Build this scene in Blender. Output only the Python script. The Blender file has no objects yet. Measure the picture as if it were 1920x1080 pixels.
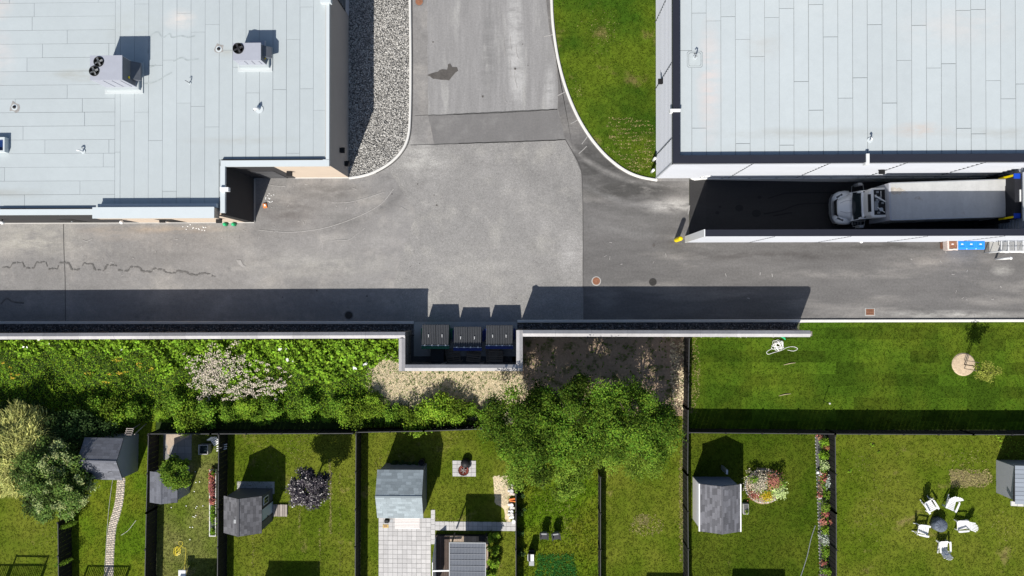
import bpy, math, random
import numpy as np
from mathutils import Vector, Matrix
R = math.radians
random.seed(7)
scene = bpy.context.scene
# ------------------------------------------------------------ camera, sky, sun, exposure
F, H = 1280.0, 47.4                       # focal length in photo pixels, height of the drone
d_nadir = Vector((35/F, -8/F, -1)).normalized()
RQ = d_nadir.rotation_difference(Vector((0, 0, -1)))
cam_data = bpy.data.cameras.new('camera')
cam = bpy.data.objects.new('camera', cam_data)
scene.collection.objects.link(cam)
cam.location = (0, 0, H)
cam.rotation_mode = 'QUATERNION'
cam.rotation_quaternion = RQ
cam_data.sensor_width = 36
cam_data.lens = 36*F/1920
cam_data.clip_start = 0.5
cam_data.clip_end = 2000
scene.camera = cam
SUN_EL, SHADOW_AZ = 43.0, 20.3
s_dir = Vector((-math.sin(R(SHADOW_AZ))*math.cos(R(SUN_EL)), -math.cos(R(SHADOW_AZ))*math.cos(R(SUN_EL)), math.sin(R(SUN_EL))))
world = bpy.data.worlds.new('World')
scene.world = world
world.use_nodes = True
wn = world.node_tree
sky = wn.nodes.new('ShaderNodeTexSky')
sky.sky_type = 'NISHITA'
sky.sun_disc = False
sky.sun_elevation = R(SUN_EL)
sky.sun_rotation = math.atan2(s_dir.x, s_dir.y) % (2*math.pi)
bg = wn.nodes['Background']
wn.links.new(sky.outputs[0], bg.inputs[0])
bg.inputs[1].default_value = 0.082
sun_data = bpy.data.lights.new('sun', 'SUN')
sun_data.energy = 5.0
sun_data.angle = R(0.5)
sun_data.color = (1, 0.955, 0.88)
sun = bpy.data.objects.new('sun', sun_data)
scene.collection.objects.link(sun)
sun.rotation_mode = 'QUATERNION'
sun.rotation_quaternion = s_dir.to_track_quat('Z', 'Y')
sun.location = (0, 0, 80)
scene.view_settings.view_transform = 'Standard'
scene.view_settings.look = 'None'
scene.view_settings.gamma = 1
scene.view_settings.exposure = 0.35
scene.view_settings.use_curve_mapping = False
scene.cycles.max_bounces = 5
scene.cycles.use_denoising = True

# ------------------------------------------------------------ helpers
def P(px, py, z=0.0):
    """point of the place seen at a photo pixel, at height z"""
    d = RQ @ Vector(((px-960)/F, -(py-540)/F, -1))
    t = (H-z)/(-d.z)
    return (d.x*t, d.y*t)
def PV(px, py, z=0.0):
    x, y = P(px, py, z); return Vector((x, y, z))

class MB:
    def __init__(self): self.v = []; self.f = []; self.m = []; self.mi = 0
    def add(self, vs, fs):
        n = len(self.v)
        self.v += [tuple(v) for v in vs]
        self.f += [tuple(i+n for i in f) for f in fs]
        self.m += [self.mi]*len(fs)
        return self
    def box(self, x0, y0, z0, x1, y1, z1):
        if x0 > x1: x0, x1 = x1, x0
        if y0 > y1: y0, y1 = y1, y0
        return self.add([(x0,y0,z0),(x1,y0,z0),(x1,y1,z0),(x0,y1,z0),(x0,y0,z1),(x1,y0,z1),(x1,y1,z1),(x0,y1,z1)],
            [(3,2,1,0),(4,5,6,7),(0,1,5,4),(1,2,6,5),(2,3,7,6),(3,0,4,7)])
    def bbox(self, x0, y0, z0, x1, y1, z1, b=0.03):
        """box with chamfered upper edges and corners"""
        a = [(x0+b,y0),(x1-b,y0),(x1,y0+b),(x1,y1-b),(x1-b,y1),(x0+b,y1),(x0,y1-b),(x0,y0+b)]
        cx, cy = (x0+x1)/2, (y0+y1)/2
        sx, sy = 1-2*b/(x1-x0), 1-2*b/(y1-y0)
        top = [(cx+(x-cx)*sx, cy+(y-cy)*sy) for x, y in a]
        return self.loft([[(x,y,z0) for x,y in a],[(x,y,z1-b) for x,y in a],[(x,y,z1) for x,y in top]])
    def obox(self, c, ux, uy, uz):
        c, ux, uy, uz = Vector(c), Vector(ux)/2, Vector(uy)/2, Vector(uz)/2
        vs = [c-ux-uy-uz, c+ux-uy-uz, c+ux+uy-uz, c-ux+uy-uz, c-ux-uy+uz, c+ux-uy+uz, c+ux+uy+uz, c-ux+uy+uz]
        return self.add(vs, [(3,2,1,0),(4,5,6,7),(0,1,5,4),(1,2,6,5),(2,3,7,6),(3,0,4,7)])
    def bar(self, a, b, w, h=None):
        a, b = Vector(a), Vector(b); h = h or w
        d = (b-a).normalized(); up = Vector((0,0,1)) if abs(d.z) < .9 else Vector((0,1,0))
        s = d.cross(up).normalized(); u = s.cross(d)
        return self.obox((a+b)/2, s*w, b-a, u*h)
    def prism(self, poly, z0, z1):
        n = len(poly)
        ar = sum(poly[i][0]*poly[(i+1)%n][1]-poly[(i+1)%n][0]*poly[i][1] for i in range(n))
        if ar < 0: poly = poly[::-1]
        vs = [(x,y,z0) for x,y in poly]+[(x,y,z1) for x,y in poly]
        return self.add(vs, [tuple(range(n-1,-1,-1)), tuple(range(n,2*n))]+[(i,(i+1)%n,(i+1)%n+n,i+n) for i in range(n)])
    def sheet(self, poly, z):
        n = len(poly)
        ar = sum(poly[i][0]*poly[(i+1)%n][1]-poly[(i+1)%n][0]*poly[i][1] for i in range(n))
        if ar < 0: poly = poly[::-1]
        return self.add([(x,y,z) for x,y in poly], [tuple(range(n))])
    def loft(self, rings, close=True, caps=True):
        n = len(rings[0]); vs = [v for r in rings for v in r]; fs = []
        for k in range(len(rings)-1):
            for i in range(n if close else n-1):
                j = (i+1) % n
                fs.append((k*n+i, k*n+j, (k+1)*n+j, (k+1)*n+i))
        if caps:
            fs.append(tuple(range(n-1,-1,-1))); fs.append(tuple((len(rings)-1)*n+i for i in range(n)))
        return self.add(vs, fs)
    def cyl(self, x, y, z0, z1, r0, r1=None, n=16):
        r1 = r0 if r1 is None else r1
        return self.loft([[(x+r*math.cos(2*math.pi*i/n), y+r*math.sin(2*math.pi*i/n), z) for i in range(n)] for r, z in ((r0,z0),(r1,z1))])
    def lathe(self, x, y, prof, n=20):
        return self.loft([[(x+r*math.cos(2*math.pi*i/n), y+r*math.sin(2*math.pi*i/n), z) for i in range(n)] for r, z in prof])
    def tube(self, pts, r, n=6):
        pts = [Vector(p) for p in pts]; rings = []
        rr = r if hasattr(r, '__len__') else [r]*len(pts)
        for i, p in enumerate(pts):
            d = (pts[min(i+1,len(pts)-1)]-pts[max(i-1,0)])
            d = d.normalized() if d.length > 1e-9 else Vector((0,0,1))
            up = Vector((0,0,1)) if abs(d.z) < .9 else Vector((1,0,0))
            s = d.cross(up).normalized(); u = s.cross(d)
            rings.append([p+(s*math.cos(2*math.pi*k/n)+u*math.sin(2*math.pi*k/n))*rr[i] for k in range(n)])
        return self.loft(rings)
    def build(self, name, mat, parent=None, smooth=False, recalc=True, local=False):
        me = bpy.data.meshes.new(name)
        off = Vector((0,0,0)) if local else wloc(parent)
        me.from_pydata([(v[0]-off[0], v[1]-off[1], v[2]-off[2]) for v in self.v], [], self.f)
        mats = mat if isinstance(mat, (list, tuple)) else [mat]
        for m in mats: me.materials.append(m)
        if len(mats) > 1: me.polygons.foreach_set('material_index', self.m)
        if smooth: me.polygons.foreach_set('use_smooth', [True]*len(me.polygons))
        if recalc:
            import bmesh
            bm = bmesh.new(); bm.from_mesh(me); bmesh.ops.recalc_face_normals(bm, faces=bm.faces); bm.to_mesh(me); bm.free()
        me.update()
        o = bpy.data.objects.new(name, me)
        scene.collection.objects.link(o)
        if parent: o.parent = parent
        return o
def wloc(o):
    v = Vector((0,0,0))
    while o is not None:
        v += o.location; o = o.parent
    return v
def tag(o, label, cat, group=None):
    o['label'] = label; o['category'] = cat
    if group: o['group'] = group
    return o
def thing(name, label, cat, loc=(0,0,0), group=None, rz=0):
    o = bpy.data.objects.new(name, None); scene.collection.objects.link(o)
    o.location = loc; o.rotation_euler = (0,0,rz); o.empty_display_size = .2
    return tag(o, label, cat, group)
def struct(o, label=None):
    o['kind'] = 'structure'
    if label: o['label'] = label
    return o
def stuff(o, label=None, cat=None):
    o['kind'] = 'stuff'
    if label: o['label'] = label
    if cat: o['category'] = cat
    return o
def kids(o): return [c for c in o.children]
def copy_tree(o, label, loc, rz=0, group=None, scale=None):
    def rec(s, par):
        c = s.copy(); scene.collection.objects.link(c)
        if par is not None: c.parent = par
        for ch in s.children: rec(ch, c)
        return c
    c = rec(o, None); c.location = loc; c.rotation_euler = (0,0,rz); c['label'] = label
    if group: c['group'] = group
    if scale: c.scale = scale if hasattr(scale,'__len__') else (scale,)*3
    return c
_unit = {}
def piece(name, mat, parent, c, ux, uy, uz):
    """one slab / board / shingle: shared unit box laid at centre c with full edge vectors"""
    key = (name, mat.name)
    if key not in _unit:
        me = bpy.data.meshes.new(name)
        b = MB().box(-.5,-.5,-.5,.5,.5,.5)
        me.from_pydata(b.v, [], b.f); me.materials.append(mat); _unit[key] = me
    o = bpy.data.objects.new(name, _unit[key]); scene.collection.objects.link(o)
    o.parent = parent
    off = wloc(parent)
    ux, uy, uz = Vector(ux), Vector(uy), Vector(uz)
    uy = uy-ux*(uy.dot(ux)/ux.length_squared)
    q = ux.cross(uy).normalized()*uz.length
    if q.dot(uz) < 0: ux = -ux; q = -q
    uz = q
    m = Matrix(((ux.x,uy.x,uz.x,c[0]-off[0]),(ux.y,uy.y,uz.y,c[1]-off[1]),(ux.z,uy.z,uz.z,c[2]-off[2]),(0,0,0,1)))
    o.matrix_basis = m
    return o
ORD = ['first','second','third','fourth','fifth','sixth','seventh','eighth','ninth','tenth','eleventh','twelfth','thirteenth','fourteenth','fifteenth','sixteenth','seventeenth','eighteenth','nineteenth','twentieth','twenty-first','twenty-second','twenty-third','twenty-fourth','twenty-fifth','twenty-sixth','twenty-seventh','twenty-eighth']

# ------------------------------------------------------------ materials
def mat(name, col, rough=.85, noise=(), col2=None, c2=(1.0,.5,.1), col3=None, c3=(1.0,.5,.1), rnd=0.0, attr=0.0,
        metal=0.0, bump=None, spots=(), arcs=(), transl=0.0, brick=None, spec=None, alpha=None, hue=0.0, wcoord=True):
    """noise: (scale, amount, sx, sy) multiply the colour; col2/col3 mixed in by thresholded noise (scale, threshold, softness)"""
    m = bpy.data.materials.new(name); m.use_nodes = True
    nt = m.node_tree; N = nt.nodes; L = nt.links
    bs = N['Principled BSDF']
    if spec is None: spec = .06 if (transl or attr or rough > .93) else .3
    geo = N.new('ShaderNodeNewGeometry'); tc = N.new('ShaderNodeTexCoord')
    pos = geo.outputs['Position'] if wcoord else tc.outputs['Object']
    def nz(scale, sx=1, sy=1, detail=5, off=0.0):
        mp = N.new('ShaderNodeMapping'); mp.inputs['Scale'].default_value = (sx, sy, 1)
        mp.inputs['Location'].default_value = (off, off*.7, 0)
        L.new(pos, mp.inputs[0])
        t = N.new('ShaderNodeTexNoise'); t.inputs['Scale'].default_value = scale; t.inputs['Detail'].default_value = detail
        t.inputs['Roughness'].default_value = .62
        L.new(mp.outputs[0], t.inputs['Vector']); return t.outputs['Fac']
    def math_(op, a, b, clamp=False):
        n = N.new('ShaderNodeMath'); n.operation = op; n.use_clamp = clamp
        for i, x in enumerate((a, b)):
            if hasattr(x, 'links'): L.new(x, n.inputs[i])
            else: n.inputs[i].default_value = x
        return n.outputs[0]
    rgb = N.new('ShaderNodeRGB'); rgb.outputs[0].default_value = (*col, 1); cur = rgb.outputs[0]
    def mix(fac, a, c):
        n = N.new('ShaderNodeMix'); n.data_type = 'RGBA'
        L.new(fac, n.inputs[0]); L.new(a, n.inputs[6]); n.inputs[7].default_value = (*c, 1)
        return n.outputs[2]
    for k, (c, prm) in enumerate(((col2, c2), (col3, c3))):
        if c is not None:
            sx, sy = (prm[3], prm[4]) if len(prm) > 3 else (1, 1)
            n = nz(prm[0], sx, sy, 6, 13.7*(k+1))
            mr = N.new('ShaderNodeMapRange'); L.new(n, mr.inputs[0])
            mr.inputs[1].default_value = prm[1]-prm[2]; mr.inputs[2].default_value = prm[1]+prm[2]
            cur = mix(mr.outputs[0], cur, c)
    for si, (spx, spy, srx, sry, c, st) in enumerate(spots):
        cx, cy = P(spx, spy)
        mp = N.new('ShaderNodeMapping'); mp.vector_type = 'POINT'
        mp.inputs['Scale'].default_value = (27/srx, 27/sry, 0); mp.inputs['Location'].default_value = (-cx*27/srx, -cy*27/sry, 0)
        L.new(pos, mp.inputs[0])
        ln = N.new('ShaderNodeVectorMath'); ln.operation = 'LENGTH'; L.new(mp.outputs[0], ln.inputs[0])
        soft = math_('SUBTRACT', 1.0, ln.outputs['Value'], True)
        nn_ = math_('MULTIPLY', math_('SUBTRACT', nz(1.3, .5, 1.5, 6, 3.3*si), .33), 4.0, True)
        cur = mix(math_('MULTIPLY', math_('MULTIPLY', soft, nn_), st*2.2, True), cur, c)
    for ai, (apx, apy, r_, w_, c, st) in enumerate(arcs):
        cx, cy = P(apx, apy)
        vs_ = N.new('ShaderNodeVectorMath'); vs_.operation = 'SUBTRACT'; L.new(pos, vs_.inputs[0]); vs_.inputs[1].default_value = (cx, cy, 0)
        vz = N.new('ShaderNodeVectorMath'); vz.operation = 'MULTIPLY'; L.new(vs_.outputs[0], vz.inputs[0]); vz.inputs[1].default_value = (1,1,0)
        ln = N.new('ShaderNodeVectorMath'); ln.operation = 'LENGTH'; L.new(vz.outputs[0], ln.inputs[0])
        dd = math_('SUBTRACT', 1.0, math_('MULTIPLY', math_('ABSOLUTE', math_('SUBTRACT', ln.outputs['Value'], r_/27), 0), 27/w_), True)
        nn_ = math_('MULTIPLY', math_('SUBTRACT', nz(.5, 1, 1, 5, 7.3*ai+1), .38), 4.0, True)
        cur = mix(math_('MULTIPLY', math_('MULTIPLY', dd, nn_), st, True), cur, c)
    fac = None
    def mulf(x):
        nonlocal fac
        fac = x if fac is None else math_('MULTIPLY', fac, x)
    for i, nn in enumerate(noise):
        sc, am = nn[0], nn[1]; sx, sy = (nn[2], nn[3]) if len(nn) > 2 else (1, 1)
        v = nz(sc, sx, sy, 4, 5.1*i+2)
        # noise sits within about .3-.7: widen
        mulf(math_('ADD', math_('MULTIPLY', math_('SUBTRACT', v, .5), am*4), 1.0))
    if brick:
        bt = N.new('ShaderNodeTexBrick'); L.new(pos, bt.inputs['Vector'])
        bt.inputs['Scale'].default_value = 1; bt.inputs['Brick Width'].default_value = brick[0]; bt.inputs['Row Height'].default_value = brick[1]
        bt.inputs['Mortar Size'].default_value = 0; bt.offset = .37
        bt.inputs['Color1'].default_value = (1-brick[2],)*3+(1,); bt.inputs['Color2'].default_value = (1+brick[2],)*3+(1,)
        sp = N.new('ShaderNodeSeparateColor'); L.new(bt.outputs['Color'], sp.inputs[0]); mulf(sp.outputs[0])
    if rnd:
        oi = N.new('ShaderNodeObjectInfo')
        mulf(math_('ADD', math_('MULTIPLY', math_('SUBTRACT', oi.outputs['Random'], .5), 2*rnd), 1.0))
    if attr:
        at = N.new('ShaderNodeAttribute'); at.attribute_name = 'rnd'
        mulf(math_('ADD', math_('MULTIPLY', math_('SUBTRACT', at.outputs['Fac'], .5), 2*attr), 1.0))
    if fac is not None:
        fac = math_('MAXIMUM', fac, .15)
        vm = N.new('ShaderNodeVectorMath'); vm.operation = 'SCALE'
        L.new(cur, vm.inputs[0]); L.new(fac, vm.inputs['Scale']); cur = vm.outputs[0]
    if hue:
        hs = N.new('ShaderNodeHueSaturation')
        if attr:
            at2 = N.new('ShaderNodeAttribute'); at2.attribute_name = 'rnd2'; src = at2.outputs['Fac']
        else:
            oi2 = N.new('ShaderNodeObjectInfo'); src = oi2.outputs['Random']
        L.new(math_('ADD', math_('MULTIPLY', math_('SUBTRACT', src, .5), 2*hue), .5), hs.inputs['Hue'])
        L.new(cur, hs.inputs['Color']); cur = hs.outputs[0]
    L.new(cur, bs.inputs['Base Color'])
    bs.inputs['Roughness'].default_value = rough; bs.inputs['Metallic'].default_value = metal
    bs.inputs['Specular IOR Level'].default_value = spec
    if alpha is not None: bs.inputs['Alpha'].default_value = alpha
    if bump:
        bp = N.new('ShaderNodeBump'); bp.inputs['Strength'].default_value = bump[1]; bp.inputs['Distance'].default_value = bump[2]
        L.new(nz(bump[0], 1, 1, 6), bp.inputs['Height']); L.new(bp.outputs[0], bs.inputs['Normal'])
    if transl:
        tr = N.new('ShaderNodeBsdfTranslucent'); L.new(cur, tr.inputs[0])
        ms = N.new('ShaderNodeMixShader'); ms.inputs[0].default_value = transl
        L.new(bs.outputs[0], ms.inputs[1]); L.new(tr.outputs[0], ms.inputs[2]); L.new(ms.outputs[0], N['Material Output'].inputs[0])
    return m

ASPH = mat('worn_asphalt', (.212,.205,.200), .9, noise=[(.12,.14),(.5,.12,.35,1.6),(3,.12),(9,.16),(40,.2)], col2=(.28,.266,.25), c2=(.35,.58,.08), col3=(.165,.162,.16), c3=(.9,.66,.05), bump=(40,.3,.01), arcs=[(560,150,292,16,(.13,.126,.122),.6),(560,150,250,10,(.15,.146,.142),.5),(560,150,330,26,(.30,.29,.275),.5),(640,-60,520,30,(.27,.26,.25),.5),(250,900,420,24,(.16,.155,.15),.35),(700,900,440,14,(.29,.28,.27),.5)], spots=[(745,290,60,45,(.42,.41,.39),.7),(60,450,120,40,(.36,.345,.31),.5),(210,440,90,16,(.30,.27,.24),.4),(540,400,80,50,(.15,.14,.135),.5),(620,360,90,22,(.14,.135,.13),.6),(600,500,200,30,(.30,.29,.27),.5),(640,410,60,30,(.17,.165,.16),.4),(300,430,200,10,(.29,.25,.21),.5)])
ASPH_N = mat('coarse_asphalt_patch', (.232,.225,.217), .9, noise=[(.2,.08),(1.4,.10),(7,.18),(20,.30),(38,.30)], col2=(.29,.28,.262), c2=(.5,.6,.08), bump=(45,.5,.012), arcs=[(560,150,292,16,(.16,.155,.15),.5),(560,150,330,26,(.31,.30,.29),.5),(1245,95,330,30,(.16,.156,.152),.5),(1245,95,390,40,(.29,.28,.27),.5),(1300,1000,560,16,(.29,.28,.27),.5),(500,700,560,20,(.16,.156,.15),.4)], spots=[(790,300,60,40,(.40,.39,.37),.5),(1070,480,30,60,(.33,.32,.31),.5),(900,500,140,60,(.29,.28,.265),.4)])
ASPH_L = mat('smooth_grey_asphalt', (.235,.23,.228), .9, noise=[(.5,.13,3.0,.25),(1.5,.10,3,.3),(8,.14),(30,.18)], col2=(.31,.305,.295), c2=(.45,.62,.07,2.5,.4), bump=(40,.3,.01), spots=[(965,60,18,140,(.36,.355,.35),.8),(972,150,18,70,(.36,.355,.35),.7),(790,60,14,200,(.34,.335,.33),.6),(915,90,22,160,(.17,.168,.166),.4),(1030,170,14,60,(.36,.355,.35),.5)])
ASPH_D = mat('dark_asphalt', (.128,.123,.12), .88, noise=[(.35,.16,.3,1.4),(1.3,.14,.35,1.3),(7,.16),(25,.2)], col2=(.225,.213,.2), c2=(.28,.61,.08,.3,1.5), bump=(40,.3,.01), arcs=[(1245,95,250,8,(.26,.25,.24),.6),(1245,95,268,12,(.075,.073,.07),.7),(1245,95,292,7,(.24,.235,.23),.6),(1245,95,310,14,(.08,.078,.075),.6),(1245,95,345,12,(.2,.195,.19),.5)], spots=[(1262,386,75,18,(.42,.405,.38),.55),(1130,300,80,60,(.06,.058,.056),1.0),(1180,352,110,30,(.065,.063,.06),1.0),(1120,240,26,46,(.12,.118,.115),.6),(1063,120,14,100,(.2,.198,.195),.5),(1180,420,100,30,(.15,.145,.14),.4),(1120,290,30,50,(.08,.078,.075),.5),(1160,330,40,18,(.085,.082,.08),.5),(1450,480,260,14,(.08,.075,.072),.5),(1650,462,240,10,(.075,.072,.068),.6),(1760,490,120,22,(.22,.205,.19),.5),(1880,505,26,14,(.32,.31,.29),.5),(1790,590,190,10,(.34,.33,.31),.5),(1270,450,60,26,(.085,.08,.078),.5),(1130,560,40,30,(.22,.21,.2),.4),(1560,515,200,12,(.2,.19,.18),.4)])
ASPH_S = mat('strip_asphalt', (.155,.15,.148), .88, noise=[(.6,.1,1.6,.6),(8,.1),(40,.14)], col2=(.2,.195,.19), c2=(.5,.6,.08), bump=(40,.3,.01))
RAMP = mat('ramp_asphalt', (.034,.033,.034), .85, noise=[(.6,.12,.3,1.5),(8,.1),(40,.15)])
STAIN = mat('dark_stain', (.085,.078,.072), .6, noise=[(3,.25),(20,.2)])
SCUFF = mat('pale_scuff', (.31,.30,.29), .9, noise=[(4,.2),(20,.2)])
SEAL = mat('crack_line', (.07,.068,.066), .8, noise=[(6,.3)])
SEALW = mat('wavy_damp_mark', (.125,.12,.115), .8, noise=[(5,.3)])
KERB = mat('pale_kerb_concrete', (.60,.59,.565), .85, noise=[(1.2,.05),(12,.05)])
CONC = mat('concrete', (.36,.355,.34), .85, noise=[(.8,.1),(9,.07)])
CONC_W = mat('pale_concrete', (.58,.565,.54), .85, noise=[(1,.08),(9,.06)])
COPE = mat('coping_concrete', (.37,.36,.365), .8, noise=[(1.0,.10),(7,.10),(.3,.06)], rnd=.09)
WALLP = mat('wall_block', (.18,.155,.135), .9, noise=[(3,.2),(12,.2)], rnd=.2)
MEMB = mat('roof_membrane', (.385,.425,.44), .75, noise=[(.25,.035),(2,.025),(15,.025),(60,.04)], rnd=.028, spots=[(65,60,60,40,(.50,.46,.44),.6),(60,150,70,70,(.49,.46,.45),.55),(40,205,26,26,(.33,.335,.32),.5),(400,85,34,22,(.50,.48,.46),.6),(225,180,60,14,(.35,.37,.36),.7),(480,140,40,12,(.36,.38,.37),.5),(320,105,60,45,(.36,.39,.385),.4),(90,380,120,12,(.34,.36,.355),.5),(500,290,120,10,(.35,.37,.365),.4)])
MEMB_R = mat('roof_membrane_light', (.42,.46,.475), .75, noise=[(.25,.03),(2,.025),(15,.03),(60,.04)], rnd=.025, spots=[(1290,200,24,120,(.50,.47,.46),.6),(1640,280,60,16,(.44,.42,.40),.7),(1450,285,200,12,(.37,.39,.385),.5),(1800,285,160,12,(.37,.39,.385),.5),(1700,110,120,40,(.46,.47,.47),.5),(1480,60,140,60,(.44,.475,.485),.5),(1380,140,40,30,(.40,.42,.42),.5)])
SEAM = mat('roof_seam', (.24,.265,.275), .9, noise=[(5,.2)])
COPEL = mat('light_metal_coping', (.50,.545,.565), .5, noise=[(2,.02)])
DARKM = mat('dark_navy_metal', (.020,.022,.032), .45, noise=[(2,.05)])
BLACK = mat('black_trim', (.012,.012,.013), .6)
DARKW = mat('charcoal_wall', (.035,.034,.036), .8, noise=[(1,.1)])
CREAM = mat('cream_wall', (.52,.43,.345), .8, noise=[(1,.04)])
CREAM_SHADED = mat('shaded_cream_wall', (.36,.32,.29), .8, noise=[(.7,.05)])  # the cream wall's shaded side, its shade put into the colour
SIDING = mat('white_ribbed_siding', (.41,.425,.46), .5, noise=[(1,.02)], rnd=.02)
HVACM = mat('hvac_painted_metal', (.33,.345,.395), .5, noise=[(3,.04)])
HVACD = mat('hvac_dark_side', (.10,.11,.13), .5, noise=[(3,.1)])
WHITE = mat('white_paint', (.75,.75,.74), .5)
WHITEM = mat('white_metal', (.68,.69,.70), .4, noise=[(4,.04)])
GREYM = mat('grey_metal', (.28,.29,.30), .45, noise=[(4,.08)], metal=.4)
GALV = mat('galvanised_metal', (.5,.52,.54), .4, noise=[(4,.08)], metal=.6)
GLASS = mat('dark_glass', (.02,.03,.035), .08, spec=.8)
RUBBER = mat('rubber', (.015,.015,.016), .8)
YELLOW = mat('yellow_paint', (.80,.62,.0), .45, noise=[(8,.05)])
ORANGE = mat('orange_plastic', (.75,.22,.05), .5, noise=[(8,.1)])
GREENP = mat('green_plastic', (.02,.42,.17), .4)
BLUEP = mat('blue_plastic', (.03,.26,.80), .35, noise=[(5,.05)])
BLUED = mat('dock_blue', (.005,.05,.42), .5)
BROWNP = mat('brown_plastic', (.28,.14,.09), .5, noise=[(5,.1)])
BAG = mat('clear_plastic_bag', (.62,.52,.47), .25, noise=[(12,.15)], spec=.6)
DGREEN = mat('dumpster_green', (.005,.11,.06), .5, noise=[(4,.15)])
DBLUE = mat('dumpster_blue', (.01,.03,.17), .5, noise=[(4,.15)])
LIDM = mat('black_lid_plastic', (.045,.047,.052), .5, noise=[(5,.1)])
WOOD = mat('weathered_wood', (.33,.26,.20), .85, noise=[(2,.15),(18,.2)], rnd=.25)
DECKW = mat('grey_deck_board', (.30,.26,.235), .8, noise=[(2,.15),(18,.2)], rnd=.3)
DECKB = mat('brown_deck_board', (.085,.06,.05), .8, noise=[(2,.15),(18,.2)], rnd=.2)
FENCE = mat('black_fence_board', (.016,.015,.016), .7, noise=[(3,.2)])
FENCET = mat('fence_cap', (.06,.059,.062), .6, noise=[(3,.2)])
MULCH = mat('wood_chip_mulch', (.50,.39,.27), .95, noise=[(6,.2),(25,.35)], bump=(25,.6,.03))
SOIL = mat('bare_soil', (.33,.245,.175), .95, noise=[(1,.14),(6,.16),(25,.22)], col2=(.10,.11,.04), c2=(1.3,.58,.06), bump=(12,.6,.04))
SOILP = mat('pale_dry_straw', (.60,.49,.33), .95, noise=[(1,.14),(6,.12),(22,.14)], col2=(.13,.17,.03), c2=(1.6,.62,.05), bump=(12,.6,.04))
GRAVB = mat('gravel_bed', (.10,.10,.10), .9, noise=[(20,.5)])
STONE = mat('river_stone', (.37,.36,.34), .85, attr=.6, noise=[(1.5,.08),(9,.1)])
STONED = mat('dark_gravel', (.15,.14,.14), .85, attr=.7)
PAVER = mat('light_paver', (.46,.45,.445), .85, noise=[(5,.06),(30,.06)], rnd=.10)
PAVERJ = mat('paver_joint_sand', (.20,.20,.19), .9, noise=[(8,.2)])
BRICKP = mat('path_brick', (.52,.45,.37), .85, attr=.25, noise=[(9,.15)])
SH_GREY = mat('grey_shingle', (.12,.125,.145), .9, noise=[(25,.2)], rnd=.22)
SH_DARK = mat('charcoal_shingle', (.105,.104,.112), .9, noise=[(25,.15)], rnd=.32)
SH_LIGHT = mat('blue_grey_shingle', (.255,.295,.315), .9, noise=[(25,.15)], rnd=.2)
SH_MIX = mat('mixed_grey_shingle', (.125,.125,.138), .9, noise=[(25,.15)], rnd=.34)
VINYLG = mat('grey_vinyl', (.30,.31,.33), .6, noise=[(3,.04)])
VINYLB = mat('pale_blue_door', (.45,.52,.54), .5)
BARK = mat('bark', (.09,.065,.045), .9, noise=[(12,.3)])
def lawn_mats(key, g, y, straw=None, th=.62, st=.68, brick=None, amp=.12):
    kw = dict(noise=[(.25,amp),(1.4,amp+.02),(6,.14)], col2=y, c2=(.22,th-.08,.10), col3=straw, c3=(.45,st,.06), brick=brick)
    a = mat(key+'_turf', g, .95, bump=(24,.8,.05), **kw)
    kw['noise'] = [(.25,.10),(1.4,.10)]
    b = mat(key+'_grass_blades', tuple(c*1.12 for c in g), .8, attr=.36, transl=.25, **kw)
    return a, b
# ------------------------------------------------------------ ground, asphalt, kerbs
def poly(pts, z=0.0): return [P(x, y, z) for x, y in pts]
RX0, RX1, RY0, RY1 = P(1292,0)[0], P(1851,0)[0], P(0,446)[1], P(0,342)[1]     # loading ramp pit
g = MB(); B = 420
xs = [-B, RX0, RX1, B]; ys = [-B, RY0, RY1, B]
for i in range(3):
    for j in range(3):
        if (i, j) != (1, 1): g.sheet([(xs[i],ys[j]),(xs[i+1],ys[j]),(xs[i+1],ys[j+1]),(xs[i],ys[j+1])], -.02)
struct(g.build('ground', mat('bare_ground', (.10,.11,.06), .95, noise=[(.1,.2),(1,.2)])))
road = struct(MB().sheet(poly([(-400,-400),(1292,-400),(1292,604),(-400,604)]),0).sheet([(RX0,P(0,604)[1]),(P(2300,604)[0],P(0,604)[1]),(P(2300,604)[0],RY0),(RX0,RY0)],0).build('asphalt_yard', ASPH))
def jag(pts, amp=1.2, step=9):
    out = []
    for i in range(len(pts)):
        a, b = pts[i], pts[(i+1)%len(pts)]
        n = max(1, int(math.hypot(b[0]-a[0], b[1]-a[1])/step))
        for k in range(n):
            t = k/n; j = amp if k else 0
            out.append((a[0]+(b[0]-a[0])*t+random.uniform(-j,j), a[1]+(b[1]-a[1])*t+random.uniform(-j,j)))
    return out
def patch(name, pts, z, m, amp=.8, label=None):
    return struct(MB().sheet(poly(jag(pts, amp)), z).build(name, m), label)
KERB_R = [(1033,-60),(1034,0),(1037,50),(1045,105),(1056,150),(1070,190),(1088,228),(1110,262),(1135,291),(1160,312),(1182,325),(1205,333),(1232,338)]
patch('asphalt_patch', [(800,-60),(1021,-60),(1023,0),(1030,60),(1042,110),(1046,165),(1045,205),(930,212),(803,217)], .004, ASPH_L)
patch('asphalt_patch', [(803,217),(930,212),(1045,205),(1060,262),(940,267),(815,271)], .008, ASPH_S)
patch('asphalt_patch', [(700,272),(815,272),(940,267),(1060,262),(1075,290),(1089,322),(1092,400),(1093,540),(1093,604),(760,604),(740,520),(780,400)], .012, ASPH_N)
o = MB().sheet(poly([(1022,-60),(1024,0),(1031,60),(1043,110),(1047,165),(1046,205),(1060,262),(1076,290),(1090,322),(1093,400),(1094,604),(1292,604),(1292,340),(1232,340)]+[(x-3,y+3) for x,y in KERB_R[::-1][1:]]), .004).build('asphalt_lane', ASPH_D); struct(o)
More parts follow.
